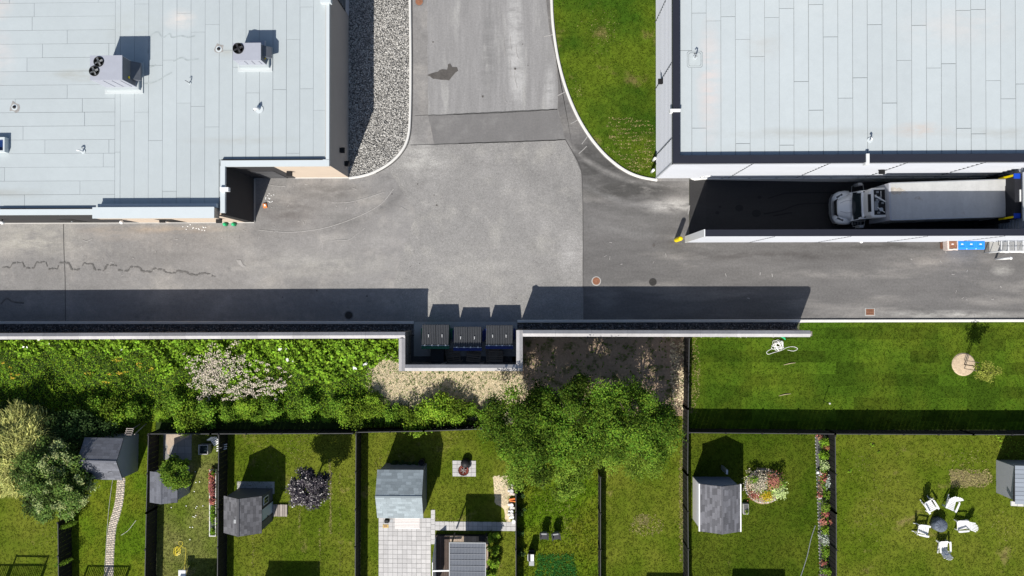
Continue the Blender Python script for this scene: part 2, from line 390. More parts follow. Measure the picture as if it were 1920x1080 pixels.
struct(MB().sheet(poly([(1292,449),(2300,449),(2300,604),(1292,604)]), .006).build('asphalt_lane', ASPH_D))
struct(MB().sheet([(RX0,RY1),(RX1,RY1),(RX1,P(0,337)[1]),(RX0,P(0,337)[1])], .0).build('asphalt_edge', ASPH_D))

def ribbon(path, w, z0, z1, name, m, label=None, off=0):
    """kerb or line of real width along a ground path (photo pixels)"""
    pts = [Vector(P(x,y)) for x,y in path]; L_, R_ = [], []
    for i, p in enumerate(pts):
        d = (pts[min(i+1,len(pts)-1)]-pts[max(i-1,0)]).normalized(); n = Vector((-d.y,d.x))
        L_.append(p+n*(w/2+off)); R_.append(p-n*(w/2-off))
    b = MB(); rings = []
    if z1-z0 > .02:
        c = min(.03, w/5)
        for l, r in zip(L_, R_):
            u = (r-l).normalized()*c
            rings.append([(l.x,l.y,z0),(r.x,r.y,z0),(r.x,r.y,z1-c),(r.x-u.x,r.y-u.y,z1),(l.x+u.x,l.y+u.y,z1),(l.x,l.y,z1-c)])
        b.loft(rings)
    else:
        for i in range(len(L_)-1):
            b.add([(L_[i].x,L_[i].y,z1),(R_[i].x,R_[i].y,z1),(R_[i+1].x,R_[i+1].y,z1),(L_[i+1].x,L_[i+1].y,z1)], [(0,1,2,3)])
    return b.build(name, m)
def smooth_path(pts, n=6):
    out = []
    for i in range(len(pts)-1):
        p0 = pts[max(i-1,0)]; p1 = pts[i]; p2 = pts[i+1]; p3 = pts[min(i+2,len(pts)-1)]
        for k in range(n):
            t = k/n
            out.append(tuple(.5*((2*p1[j])+(-p0[j]+p2[j])*t+(2*p0[j]-5*p1[j]+4*p2[j]-p3[j])*t*t+(-p0[j]+3*p1[j]-3*p2[j]+p3[j])*t**3) for j in range(len(p1))))
    out.append(pts[-1]); return out
KERB_L = [(769,-60),(769,0),(770,120),(769,215),(765,258),(752,285),(731,306),(704,322),(680,330),(655,334)]
struct(ribbon(smooth_path(KERB_L), .17, 0, .13, 'kerb', KERB))
struct(ribbon(smooth_path(KERB_R), .18, 0, .13, 'kerb', KERB))
struct(ribbon([(x,y) for x,y in smooth_path([(772.5,-60),(772.5,0),(773.5,120),(772.5,215),(768,260),(755,287),(733,309),(705,325)])], .07, 0, .013, 'gutter_line', SEAL))
struct(ribbon([(-400,605),(776,605)], .2, 0, .12, 'kerb', CONC_W))
struct(ribbon([(970,602.5),(1500,601.5)], .2, 0, .12, 'kerb', CONC_W))
struct(ribbon([(1500,601.5),(2300,600)], .2, 0, .12, 'kerb', KERB))
struct(ribbon([(1500,598),(2300,596.3)], .05, 0, .014, 'gutter_line', SEAL))

# gravel
def stones(n, sampler, size, z, name, m, seed, hmax=.05):
    rng = np.random.default_rng(seed)
    t = (1+5**.5)/2
    iv = np.array([(-1,t,0),(1,t,0),(-1,-t,0),(1,-t,0),(0,-1,t),(0,1,t),(0,-1,-t),(0,1,-t),(t,0,-1),(t,0,1),(-t,0,-1),(-t,0,1)], float)/ (1+t*t)**.5
    fi = np.array([(0,11,5),(0,5,1),(0,1,7),(0,7,10),(0,10,11),(1,5,9),(5,11,4),(11,10,2),(10,7,6),(7,1,8),(3,9,4),(3,4,2),(3,2,6),(3,6,8),(3,8,9),(4,9,5),(2,4,11),(6,2,10),(8,6,7),(9,8,1)])
    c = sampler(rng, n); n = len(c)
    s = rng.uniform(size[0], size[1], (n,1,1))*rng.uniform(.6,1.3,(n,1,3)); s[:,:,2] *= .7
    a = rng.uniform(0, 6.28, n); ca, sa = np.cos(a), np.sin(a)
    v = iv[None]*rng.uniform(.8,1.15,(n,12,1))*s
    x = v[:,:,0]*ca[:,None]-v[:,:,1]*sa[:,None]; y = v[:,:,0]*sa[:,None]+v[:,:,1]*ca[:,None]
    v = np.stack([x+c[:,0:1], y+c[:,1:2], v[:,:,2]+z+rng.uniform(0,hmax,(n,1))], -1).reshape(-1,3)
    f = (fi[None]+(np.arange(n)*12)[:,None,None]).reshape(-1,3)
    return big_mesh(name, v, f, m, np.repeat(rng.uniform(0,1,n)**1.2, 12), None)
def big_mesh(name, v, f, m, rnd=None, rnd2=None, parent=None):
    me = bpy.data.meshes.new(name); k = f.shape[1]; nf = len(f)
    me.vertices.add(len(v)); me.loops.add(nf*k); me.polygons.add(nf)
    if parent is not None: v = v-np.array(wloc(parent))[None]
    me.vertices.foreach_set('co', v.astype(np.float32).ravel())
    me.loops.foreach_set('vertex_index', f.astype(np.int32).ravel())
    me.polygons.foreach_set('loop_start', np.arange(0, nf*k, k, dtype=np.int32))
    me.update(calc_edges=True)
    for nm, r in (('rnd', rnd), ('rnd2', rnd2)):
        if r is not None:
            at = me.attributes.new(nm, 'FLOAT', 'POINT'); at.data.foreach_set('value', r.astype(np.float32))
    me.materials.append(m); o = bpy.data.objects.new(name, me); scene.collection.objects.link(o)
    if parent is not None: o.parent = parent
    return o
def in_poly(x, y, pl):
    r = np.zeros(len(x), bool); n = len(pl); j = n-1
    for i in range(n):
        xi, yi = pl[i]; xj, yj = pl[j]
        c = ((yi > y) != (yj > y)) & (x < (xj-xi)*(y-yi)/(yj-yi+1e-12)+xi); r ^= c; j = i
    return r
def poly_sampler(pl, per_m2=None):
    pl = np.array(pl); x0, y0 = pl.min(0); x1, y1 = pl.max(0)
    def f(rng, n):
        if per_m2: n = int((x1-x0)*(y1-y0)*per_m2)
        x = rng.uniform(x0, x1, n); y = rng.uniform(y0, y1, n); k = in_poly(x, y, pl)
        return np.stack([x[k], y[k]], -1)
    return f
bed = poly([(652,-60)]+[(x-2.5,y) for x,y in smooth_path(KERB_L)[0:-4]]+[(700,322),(676,329),(655,332),(652,333)])
struct(MB().sheet(bed, .015).build('gravel_bed', GRAVB))
stuff(stones(0, poly_sampler(bed, 430), (.024,.06), .025, 'gravel', STONE, 3), 'pale grey river stones filling the bed beside the left building', 'gravel')
for a, b_ in ((-100,776), (970,1494)):
    st = poly([(a,607),(b_,607 if a<0 else 605),(b_,632),(a,632)])
    struct(MB().sheet(st, .01).build('gravel_strip', GRAVB))
    stuff(stones(0, poly_sampler(st, 130), (.04,.075), .02, 'gravel', STONED, 5+b_, .02), 'dark gravel strip between kerb and screen wall, '+('left' if a<0 else 'right')+' of the dumpsters', 'gravel')

# joints and marks on the asphalt
struct(ribbon(smooth_path([(119,420),(120,470),(122,520),(123,604)]), .05, 0, .010, 'asphalt_joint', SEAL))
for yy, xa, xb in ((271,770,815),(216,778,803)):
    struct(ribbon([(xa,yy+1),(xb,yy)], .03, 0, .016, 'asphalt_joint', SEAL))
struct(ribbon(jag([(803,216.5),(870,214),(930,212),(990,209),(1045,205)],.5)[:-4], .05, 0, .018, 'asphalt_joint', SEAL))
struct(ribbon(jag([(815,271),(870,269),(940,267),(1000,265),(1060,262)],.5)[:-4], .05, 0, .018, 'asphalt_joint', SEAL))
struct(ribbon(smooth_path([(1060,262),(1076,290),(1090,322),(1093,400),(1093,540)]), .04, 0, .018, 'asphalt_joint', SEAL))
def wet(pts, z, m=STAIN, name='oil_stain', amp=1.5): return struct(MB().sheet(poly(jag(pts, amp, 5)), z).build(name, m))
wet([(801,141),(815,136),(830,130),(838,131),(840,121),(844,119),(848,126),(857,126),(859,133),(850,141),(842,151),(830,150),(812,148)], .02, amp=1)
for x, y, s in ((905,181,2),(966,129,2.2),(812,79,1.5),(980,83,1),(990,123,1),(1035,290,1),(783,345,1.4),(735,364,1.2),(819,385,1.8),(1226,460,3),(787,494,1),(769,500,1),(594,545,1.6),(688,555,1.6),(530,557,1.2),(968,560,1),(814,366,1.2)):
    wet([(x+s*math.cos(a)*random.uniform(.8,1.2), y+s*math.sin(a)*random.uniform(.8,1.2)) for a in [k*.785 for k in range(8)]], .022, amp=.2)
def scratch(pts, w, m=SCUFF, z=.024, name='tyre_scuff'): return struct(ribbon(smooth_path(pts), w, 0, z, name, m))
scratch([(485,431),(515,434),(550,435),(600,429),(640,418),(680,402),(715,382),(738,354)], .05)
scratch([(622,380),(655,379),(690,370),(720,360)], .045)
scratch([(622,452),(635,450),(655,449),(668,440),(684,428)], .035)
scratch([(660,352),(670,356)], .04); scratch([(752,388),(762,394)], .05)
scratch([(500,345),(515,348),(535,349)], .04); scratch([(155,450),(163,452),(173,448)], .05)
for a, b_ in (((1046,179),(1067,168)),((1070,232),(1089,221)),((1091,270),(1105,250)),((1020,68),(1036,65)),((1085,288),(1100,274)),((1293,385),(1290,402))):
    scratch([a, ((a[0]+b_[0])/2+.5,(a[1]+b_[1])/2), b_], .06)
rr = random.Random(4)
for k in range(60):
    cx, cy = rr.choice([(500,370),(540,400),(330,445),(640,385),(470,430),(1180,480),(560,350),(180,470),(1760,490),(1400,510),(1850,560),(250,500)]); x = cx+rr.gauss(0,40); y = cy+rr.gauss(0,14)
    if y < 345 or (x < 485 and y < 425) or (x > 1285 and y < 460): continue
    a = rr.uniform(0,3.14); l = rr.uniform(2,7)
    scratch([(x,y),(x+l*.5*math.cos(a)+rr.uniform(-1,1),y+l*.5*math.sin(a)+rr.uniform(-1,1)),(x+l*math.cos(a),y+l*math.sin(a))], rr.uniform(.02,.06))
for k in range(9):
    x = 945+rr.uniform(-15,40); y = rr.uniform(60,180)
    scratch([(x,y),(x+rr.uniform(-1,1),y+12),(x+rr.uniform(0,5),y+rr.uniform(18,35))], .03)
wave = []
x = 2
while x < 405:
    ph = x/22.0
    wave.append((x, 497+ (x/405)**2*20 + (4+2*math.sin(x*.013))*math.copysign(min(1,abs(math.sin(ph*3.14))*4), math.sin(ph*3.14)) + rr.uniform(-1.2,1.2))); x += rr.uniform(1.2,3.2)
bw = MB()
for i in range(len(wave)-1):
    w = rr.uniform(.03,.15)
    if rr.random() < .16: continue
    a = Vector(P(*wave[i])); b2 = Vector(P(*wave[i+1])); d = (b2-a).normalized(); n = Vector((-d.y,d.x))*w/2
    bw.add([(*(a+n),.024+i*1e-5),(*(a-n),.024+i*1e-5),(*(b2-n),.024+i*1e-5),(*(b2+n),.024+i*1e-5)], [(0,1,2,3)])
struct(bw.build('wavy_damp_trail', SEALW))
scratch([(2,570),(12,560),(25,566),(45,568)], .12, SEALW)
wet([(443,487),(452,488),(456,496),(462,500),(456,501),(447,495)], .024, SCUFF, 'paint_splash', .5)
for k in range(14):
    x, y = rr.gauss(506,7), rr.gauss(372,5); wet([(x-1,y),(x,y-1.5),(x+1.3,y),(x,y+1)], .026+k*1e-4, WHITE, 'paint_speck', .2)
for k in range(16):
    x, y = rr.gauss(366,12), rr.gauss(427,4)
    if y > 421: wet([(x-1.3,y),(x,y-1),(x+1.6,y),(x,y+1)], .026+k*1e-4, WHITE, 'paint_speck', .2)
# manholes and basins
RUST = mat('rusty_iron', (.26,.12,.07), .8, noise=[(9,.3)])
IRON = mat('dark_iron', (.04,.038,.036), .7, noise=[(9,.3)])
for x, y, m, lab in ((786,3,RUST,'round rusty manhole cover at the top of the drive near the kerb'),(1118,527,RUST,'round rusty manhole cover just right of the pale asphalt patch edge'),(1224,529,IRON,'dusty manhole cover sunk in dark asphalt, right of a rusty one'),(654,591,IRON,'black manhole cover lying in the long wall shadow')):
    c = PV(x,y,.006); t = thing('manhole_cover', lab, 'manhole', c)
    if m is not IRON or x < 1000: MB().cyl(c.x,c.y,.006,.016,.33,n=24).build('collar', CONC if x>1000 else ASPH_S, t)
    MB().cyl(c.x,c.y,.012,.026,.26,n=24).build('lid', m, t)
    b = MB()
    for k in range(-3,4): b.box(c.x-math.sqrt(.055-(.065*k)**2), c.y+k*.065-.012, .026, c.x+math.sqrt(.055-(.065*k)**2), c.y+k*.065+.012, .036)
    b.build('rib_pattern', m, t)
c = PV(1631,585,.006); t = thing('catch_basin', 'square rusty drain grate with paired slots near the white kerb', 'drain', c)
MB().box(c.x-.33,c.y-.27,.007,c.x+.33,c.y+.27,.018).build('frame', CONC, t)
MB().box(c.x-.27,c.y-.2,.018,c.x+.27,c.y+.2,.024).build('pit', BLACK, t)
b = MB()
for k in range(8): b.box(c.x-.27+k*.071,c.y-.2,.024,c.x-.235+k*.071,c.y+.2,.04)
for k in range(3): b.box(c.x-.27,c.y-.2+k*.18,.025,c.x+.27,c.y-.16+k*.18,.045)
b.build('grate', RUST, t)

# ------------------------------------------------------------ loading ramp
ZR = -1.3
rp = MB(); prof = [(RX0,0),(RX0+1.2,-.06),(RX0+9.8,-1.22),(RX0+11,ZR),(RX1,ZR)]
rp.add([(x,y,z) for x,z in prof for y in (RY0,RY1)], [(2*i,2*i+2,2*i+3,2*i+1) for i in range(4)])
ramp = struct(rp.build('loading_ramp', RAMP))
for yy in (RY0, RY1):
    rw = MB(); s = -.012 if yy == RY0 else .012
    rw.add([(x,yy,z) for x,z in prof]+[(x,yy,.0) for x,z in prof[::-1]], [tuple(range(10))])
    rw.build('ramp_side', CONC, ramp)
def rampz(x):
    for (a, za), (b, zb) in zip(prof, prof[1:]):
        if a <= x <= b: return za+(zb-za)*(x-a)/(b-a)
    return ZR
for pts in ([(1440,372),(1460,366),(1480,362),(1560,361)],[(1432,401),(1465,395),(1500,383),(1555,381)],[(1450,405),(1475,400),(1485,399)]):
    bb = MB(); sp = smooth_path(pts)
    for a, b_ in zip(sp, sp[1:]):
        za = rampz(P(*a)[0]); zb = rampz(P(*b_)[0])
        A = PV(a[0],a[1],za+.008); Bv = PV(b_[0],b_[1],zb+.008)
        bb.add([A+Vector((0,.04,0)),A-Vector((0,.04,0)),Bv-Vector((0,.04,0)),Bv+Vector((0,.04,0))], [(0,1,2,3)])
    bb.build('drip_trail', BLACK, ramp)
for x, y, s in ((1386,390,8),(1418,400,9),(1424,370,4),(1345,399,4),(1350,388,3)):
    z = rampz(P(x,y)[0]); z2 = z+.004
    pts = jag([(x+s*math.cos(k*.785), y+s*.8*math.sin(k*.785)) for k in range(8)], 1.5, 4)
    bb = MB(); bb.add([(*P(px,py,rampz(P(px,py)[0])), rampz(P(px,py)[0])+.009) for px,py in pts], [tuple(range(len(pts)))]); bb.build('oil_stain', BLACK, ramp)

# ------------------------------------------------------------ left building
ZL = 4.6
lb = thing('commercial_building', 'low building with light blue-grey membrane roof, cream and charcoal walls, two rooftop units', 'building', (P(300,200)[0],P(300,200)[1],0))
XW, YN = P(-330,0)[0], P(0,-330)[1]
xe = P(617,310,4.78)[0]; ys_ = P(617,310,4.78)[1]           # roof edge east, south (upper wing)
xi = P(421,311,4.78)[0]; ysw = P(421,403,4.78)[1]           # inner notch
gE, gS, gI, gSW = xe-.03, ys_+.03, xi-.03, ysw+.03
def wallbox(x0,y0,x1,y1,z0,z1,m,par,name='wall'): return MB().box(x0,y0,z0,x1,y1,z1).build(name,m,par)
WT = .25
wallbox(gE-WT, gS+.002, gE, YN, -.05, 4.62, CREAM_SHADED, lb)                        # east wall
xs_ = P(556,334)[0]
wallbox(gI+.003, gS, xs_, gS+WT, -.05, 4.62, DARKW, lb)                       # south wall, charcoal part
wallbox(xs_, gS, gE-.003, gS+WT, -.05, 4.62, CREAM, lb)
wallbox(gI-WT, gSW+.003, gI, gS+.3, -.05, 4.62, DARKW, lb)                    # notch east face
xc = P(262,419)[0]
wallbox(xc, gSW, gI-.003, gSW+WT, -.05, 4.62, CREAM, lb)
wallbox(XW, gSW, xc, gSW+WT, -.05, 4.62, DARKW, lb)
# charcoal quoin strip at the wing corner
wallbox(gI-.62, gSW-.012, gI+.004, gSW-.001, -.05, 4.62, BLACK, lb, 'corner_trim')
wallbox(xs_-.06, gS-.05, gE+.02, gS-.002, 0, .12, CONC_W, lb, 'wall_base')
wallbox(XW, gSW-.05, gI+.02, gSW-.014, 0, .12, CONC_W, lb, 'wall_base')
wallbox(gI+.005, gSW, gI+.06, gS-.06, 0, .14, CONC, lb, 'wall_base')
roof = MB().box(XW,gS+.1,4.3,xe-.2,YN,4.55).box(XW,gSW+.1,4.3,xi-.2,gS+.1,4.5502).build('roof', SEAM, lb)
def sheets(parent, x0, x1, y0, y1, z, pitch, along, m, seed, lmin=4.0, lmax=9.5, gap=.019):
    r = random.Random(seed)
    if along == 'x':
        n = round((y1-y0)/pitch); pitch = (y1-y0)/n
        for i in range(n):
            a = x0 - r.uniform(0, lmax-1)
            while a < x1:
                b_ = a + r.uniform(lmin, lmax); aa, bb_ = max(a,x0), min(b_,x1)
                if bb_-aa > .25:
                    g_ = gap*r.uniform(.5,1.2)
                    piece('membrane_sheet', m, parent, ((aa+bb_)/2, y0+(i+.5)*pitch, z), (bb_-aa-g_,0,0), (0,pitch-g_,0), (0,0,.02))
                a = b_
    else:
        n = round((x1-x0)/pitch); pitch = (x1-x0)/n
        for i in range(n):
            a = y0 - r.uniform(0, lmax-1)
            while a < y1:
                b_ = a + r.uniform(lmin, lmax); aa, bb_ = max(a,y0), min(b_,y1)
                if bb_-aa > .25:
                    g_ = gap*r.uniform(.5,1.2)
                    piece('membrane_sheet', m, parent, (x0+(i+.5)*pitch, (aa+bb_)/2, z), (pitch-g_,0,0), (0,bb_-aa-g_,0), (0,0,.02))
                a = b_
def rz_(px,py,z=ZL): return P(px,py,z)
x216, x226 = rz_(216,0)[0], rz_(226,0)[0]; yTop = rz_(0,-45)[1]
yB1 = rz_(0,301)[1]; yB2 = rz_(0,391)[1]; x411 = rz_(411,0)[0]; x607 = rz_(613,0)[0]
sheets(roof, rz_(-45,0)[0], x216, yB2, yTop, ZL-.03, .86, 'x', MEMB, 11)
sheets(roof, x216, x226, yB2, yTop, ZL-.03, x226-x216, 'y', MEMB, 12)
sheets(roof, x226, x411, yB2, yTop, ZL-.03, .865, 'y', MEMB, 13)
sheets(roof, x411, x607, yB1, yTop, ZL-.03, .865, 'y', MEMB, 14)
xl_ = rz_(-45,0)[0]
MB().box(XW+.2,yTop+.02,ZL-.045,xe-.25,YN-.2,ZL-.022).build('membrane_field', MEMB, roof)
MB().box(XW+.2,yB2+.02,ZL-.045,xl_-.02,yTop,ZL-.022).build('membrane_field', MEMB, roof)
def coping(pts, w, z, m, parent, h=.1, name='coping'):
    for a, b_ in zip(pts, pts[1:]):
        a, b_ = Vector((*a,0)), Vector((*b_,0)); d = (b_-a).normalized(); n = Vector((-d.y,d.x,0))
        c = (a+b_)/2 + n*w/2
        MB().obox((c.x,c.y,z), (b_-a), n*w, (0,0,h)).build(name, m, parent)
zc = 4.74
w_ = P(617,0,4.78)[0]-P(609,0,4.78)[0]
def cbox(px0,py0,px1,py1,z,h,m,name='coping'):
    a = P(px0,py0,z); b_ = P(px1,py1,z); return MB().box(a[0],a[1],z-h,b_[0],b_[1],z).build(name,m,lb)
cbox(611.5,7,617,299.5,4.78,.2,COPEL)
cbox(414,300,617,311,4.78,.2,COPEL)
cbox(413,311.1,421.5,399,4.782,.2,COPEL)
cbox(-300,392,174,402.5,4.78,.2,COPEL)
cbox(600,-60,620,4.5,4.95,.35,COPEL)
cbox(415,298.7,605,299.9,4.785,.2,BLACK,'painted_shadow_line'); cbox(0,390.6,174,391.9,4.785,.2,BLACK,'painted_shadow_line')  # black strips stand in for the thin shadow along the coping
a = P(174,389.5,5.25); b_ = P(400.5,408,5.25)
MB().box(a[0],a[1],4.45,b_[0],b_[1],5.2).build('parapet', CREAM, lb)
MB().box(a[0]-.03,a[1]+.03,5.2,b_[0]+.03,b_[1]-.03,5.25).build('parapet_cap', COPEL, lb)
MB().box(P(190,0,4.7)[0],a[1]+.03,4.58,P(411,0,4.7)[0],a[1]+.28,4.98).build('parapet_back', COPEL, lb)
# wall fittings
def wall_lamp(x, y, z, par, d=(0,-1)):
    t = thing('wall_lamp', 'lamp', 'lamp', (x,y,z))
    dx, dy = d
    MB().obox((x+dx*.05,y+dy*.05,z), (.3 if dy else .1,0,0), (0,.3 if dx else .1,0), (0,0,.28)).build('back_box', BLACK, t)
    c = Vector((x+dx*.2,y+dy*.2,z+.03))
    MB().obox(c, (.36 if dy else .24,0,0), (0,.36 if dx else .24,0), (0,0,.14)).build('lamp_head', BLACK, t)
    return t
for px, py, zz, d, lab in ((634,282,2.2,(1,0),'small square dark lamp on the shade-toned east wall, upper one'),(634,307,1.0,(1,0),'tiny dark fixture low on the shade-toned east wall near the corner'),(543,322,2.6,(0,-1),'dark wall lamp on the cream south wall by the charcoal section'),
                      (305,411,2.9,(0,-1),'dark wall lamp under the raised parapet'),(411,410,2.6,(0,-1),'small dark wall lamp right of the raised parapet')):
    x, y = P(px,py,zz)
    if d[0]: t = wall_lamp(gE+.001, y, zz, lb, d)
    else: t = wall_lamp(x, (gS if px > 500 else gSW)-.001, zz, lb, d)
    t['label'] = lab
for px, lab in ((2,'white globe lamp at the far left of the charcoal wall'),(226,'small white globe lamp where the charcoal wall meets the cream wall')):
    x = P(px,411,2.5)[0]; t = thing('globe_lamp', lab, 'lamp', (x,gSW,2.4))
    MB().obox((x,gSW-.06,2.4),(.06,0,0),(0,.12,0),(0,0,.06)).build('bracket', BLACK, t)
    MB().lathe(x,gSW-.22,[(.02,2.27),(.1,2.31),(.14,2.4),(.1,2.49),(.02,2.53)],12).build('globe', WHITE, t, True)
# doors below the parapet
for px0, px1 in ((322,352),(150,176)):
    x0, x1 = P(px0,418)[0], P(px1,418)[0]
    d = MB().box(x0,gSW-.016,.02,x1,gSW-.002,2.4).build('door', BLACK, lb); MB().box(x0+.12,gSW-.07,1.0,x0+.2,gSW-.017,1.12).build('handle', GALV, d)
x0, x1 = P(478+20,337)[0], P(540,337)[0]
d = MB().box(x0,gS-.03,.02,x1,gS-.002,2.7).build('overhead_door', mat('dark_door', (.05,.05,.055), .5), lb)
for k in range(5): MB().box(x0+.03,gS-.04,.2+k*.5,x1-.03,gS-.031,.22+k*.5).build('door_rib', GREYM, d)
# scupper box on the notch edge
a = P(412,351,4.95); b_ = P(428,358.5,4.95); MB().box(a[0],a[1],4.66,b_[0],b_[1],4.95).build('scupper', WHITEM, lb)
# white louvred panel on the east wall near the top of the frame
y0, y1 = P(0,-60)[1], P(0,38)[1]
lv = MB().box(gE+.001,y1,-.04,gE+.015,y0,4.5).build('wall_panel', mat('pale_lilac_panel',(.42,.42,.46),.6), lb)
py0, py1 = P(640,8,2.2)[1], P(640,-25,2.2)[1]
gr = MB().box(gE+.016,py0,1.0,gE+.03,py1,3.6).build('louvre', BLACK, lb)
for k in range(7): MB().box(gE+.031,py0+.04,1.15+k*.36,gE+.08,py1-.04,1.23+k*.36).build('louvre_blade', GREYM, gr)

# rooftop units
def hvac(px0,py0,px1,py1,h,fans,label,hood):
    zt = ZL+h; a = P(px0,py1,zt); b_ = P(px1,py0,zt)          # top rectangle
    x0,y0,x1,y1 = a[0],a[1],b_[0],b_[1]
    t = thing('rooftop_unit', label, 'air conditioner', ((x0+x1)/2,(y0+y1)/2,ZL-.02))
    MB().box(x0-.06,y0-.12,ZL-.02,x1+.12,y1+.06,ZL+.3).build('curb', MEMB, t)
    MB().box(x0-.2,y0-.3,ZL-.02,x1+.26,y1+.16,ZL+.06).build('flashing', mat('pale_flashing',(.47,.50,.51),.7), t)
    MB().box(x0+.02,y0+.02,ZL+.3,x1-.02,y1-.02,zt-.05).build('casing', HVACM, t)
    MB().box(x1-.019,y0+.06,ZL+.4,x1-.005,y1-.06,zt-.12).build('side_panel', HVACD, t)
    MB().box(x0,y0,zt-.05,x1,y1,zt).build('top_panel', HVACM, t)
    MB().box(x1-.004,y0+.3,zt-.75,x1+.03,y0+.42,zt-.63).build('warning_sticker', YELLOW, t)
    for k in range(3):
        xx = x0+.25+k*(x1-x0-.4)/3
        MB().box(xx,y0-.01,ZL+.45,xx+(x1-x0-.6)/3,y0+.019,zt-.2).build('access_panel', HVACM, t)
    if hood:
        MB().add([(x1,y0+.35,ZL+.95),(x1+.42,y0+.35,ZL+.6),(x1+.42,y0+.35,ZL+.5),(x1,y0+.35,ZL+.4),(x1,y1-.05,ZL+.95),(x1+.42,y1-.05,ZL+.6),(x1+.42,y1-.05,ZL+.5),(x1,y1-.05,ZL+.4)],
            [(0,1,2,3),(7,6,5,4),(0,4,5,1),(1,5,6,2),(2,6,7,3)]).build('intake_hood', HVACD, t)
    for fx, fy, r in fans:
        c = P(fx,fy,zt); fan = MB().lathe(c[0],c[1],[(r,zt+.001),(r,zt+.06),(r-.03,zt+.06),(r-.04,zt+.012)],24).build('fan_shroud', BLACK, t, True)
        MB().cyl(c[0],c[1],zt+.002,zt+.012,r-.04,n=24).build('fan_well', BLACK, fan)
        bl = MB()
        for k in range(4):
            an = k*1.571+.4; u = Vector((math.cos(an),math.sin(an),0)); v = Vector((-u.y,u.x,0))
            bl.obox(Vector((c[0],c[1],zt+.03))+u*r*.5, u*r*.75, v*r*.35+Vector((0,0,.03)), (0,0,.01))
        bl.cyl(c[0],c[1],zt+.015,zt+.05,.06,n=10); bl.build('fan_blade', GREYM if len(fans)>1 else mat('dark_blade',(.05,.05,.055),.5), fan)
        gd = MB()
        for k in range(3): gd.tube([(c[0]+(r*.3*(k+1))*math.cos(q*.5236),c[1]+(r*.3*(k+1))*math.sin(q*.5236),zt+.075) for q in range(13)], .006, 4)
        for k in range(4):
            an = k*.785; gd.bar((c[0]-r*math.cos(an),c[1]-r*math.sin(an),zt+.08),(c[0]+r*math.cos(an),c[1]+r*math.sin(an),zt+.08),.008)
        gd.build('fan_guard', BLACK, fan)
    return t
hvac(168.5,103.5,229,150,1.85,[(185.5,116,.31),(177,133.5,.31)],'grey rooftop unit with two round fans at its corner',True)
u2 = hvac(436.5,80,489,113,1.25,[(447,91,.34)],'grey rooftop unit with a single round black fan',True)
a = P(468,57,ZL+1.0); b_ = P(494,74,ZL+1.0)
ct = wloc(u2)
x0,y0 = P(462,80,ZL+1.25); x1 = P(489,80,ZL+1.25)[0]
MB().box(x0,y0+.001,ZL+.5,x1,y0+.35,ZL+.62).build('rear_shelf', HVACM, u2)

# small roof fittings
def pipe_vent(px, py, z, label, lean=(.12,-.05), h=.35, r=.07, col=WHITEM):
    x, y = P(px,py,z); t = thing('vent_pipe', label, 'vent', (x,y,z))
    MB().cyl(x,y,z,z+.03,r*1.9,n=14).build('flashing', COPEL, t)
    MB().tube([(x,y,z),(x,y,z+h*.7),(x-lean[0]*.3,y+lean[1]*.3,z+h),(x-lean[0],y+lean[1],z+h*.95),(x-lean[0]*1.15,y+lean[1]*1.2,z+h*.75)], r*.6, 8).build('pipe', col, t, True)
    return t
pipe_vent(156,284,ZL,'gooseneck vent pipe alone on the lower left of the left roof',(.18,.0),.35,.08)
pipe_vent(356,156,ZL,'thin dark vent pipe between the two rooftop units',(.1,.05),.4,.05,GREYM)
t = pipe_vent(486,205,ZL,'stubby white vent pipe below the single-fan rooftop unit',(.15,-.1),.4,.14)
for px, py, lab in ((27,201,'roof drain ringed by a dirt stain at the far left of the left roof'),(410,92,'roof drain ringed by a grey stain beside the single-fan unit')):
    x, y = P(px,py,ZL); t = thing('roof_drain', lab, 'drain', (x,y,ZL-.02))
    pts = [(x+random.uniform(.25,.42)*math.cos(k*.628), y+random.uniform(.22,.45)*math.sin(k*.628)) for k in range(10)]
    MB().sheet(pts, ZL-.014).build('dirt_ring', mat('roof_dirt',(.27,.26,.25),.9,noise=[(8,.3)]), t)
    MB().cyl(x,y,ZL-.018,ZL-.006,.2,n=16).build('flange', COPEL, t); MB().lathe(x,y,[(.1,ZL-.006),(.1,ZL+.05),(.05,ZL+.08)],12).build('dome_strainer', BLACK, t)
DIRT = mat('roof_water_stain',(.33,.37,.38),.85,noise=[(6,.2)])
for i, pts in enumerate(([(277,75),(285,64),(296,60),(305,70),(318,63),(322,70),(340,67),(352,70),(365,67)],[(278,100),(276,92)],[(325,115),(340,108),(352,113),(372,110)],[(268,157),(285,155),(298,150),(310,142),(322,136)],[(276,128),(292,122)])):
    stn = ribbon([(x,y) for x,y in smooth_path(pts,4)], .1, 0, .01, 'water_stain', DIRT)
    sc = (H-ZL)/H; stn.scale = (sc,sc,1); stn.location.z = ZL-.022; stn.parent = roof; stn.location -= Vector((*wloc(lb).xy,0))
x0,y0 = P(-14,285,ZL+.35); x1,y1 = P(8.5,257,ZL+.35)
t = thing('roof_hatch', 'open dark blue roof hatch at the left edge of the photo', 'hatch', ((x0+x1)/2,(y0+y1)/2,ZL-.02))
for q in ((x0,y0,x1,y0+.1),(x0,y1-.1,x1,y1),(x0,y0+.1,x0+.1,y1-.1),(x1-.1,y0+.1,x1,y1-.1)): MB().box(q[0],q[1],ZL-.02,q[2],q[3],ZL+.35).build('curb', COPEL, t)
MB().box(x0+.1,y0+.1,ZL-.018,x1-.1,y1-.1,ZL+.08).build('skylight_pane', mat('blue_pane',(.01,.03,.12),.1,spec=.8), t)

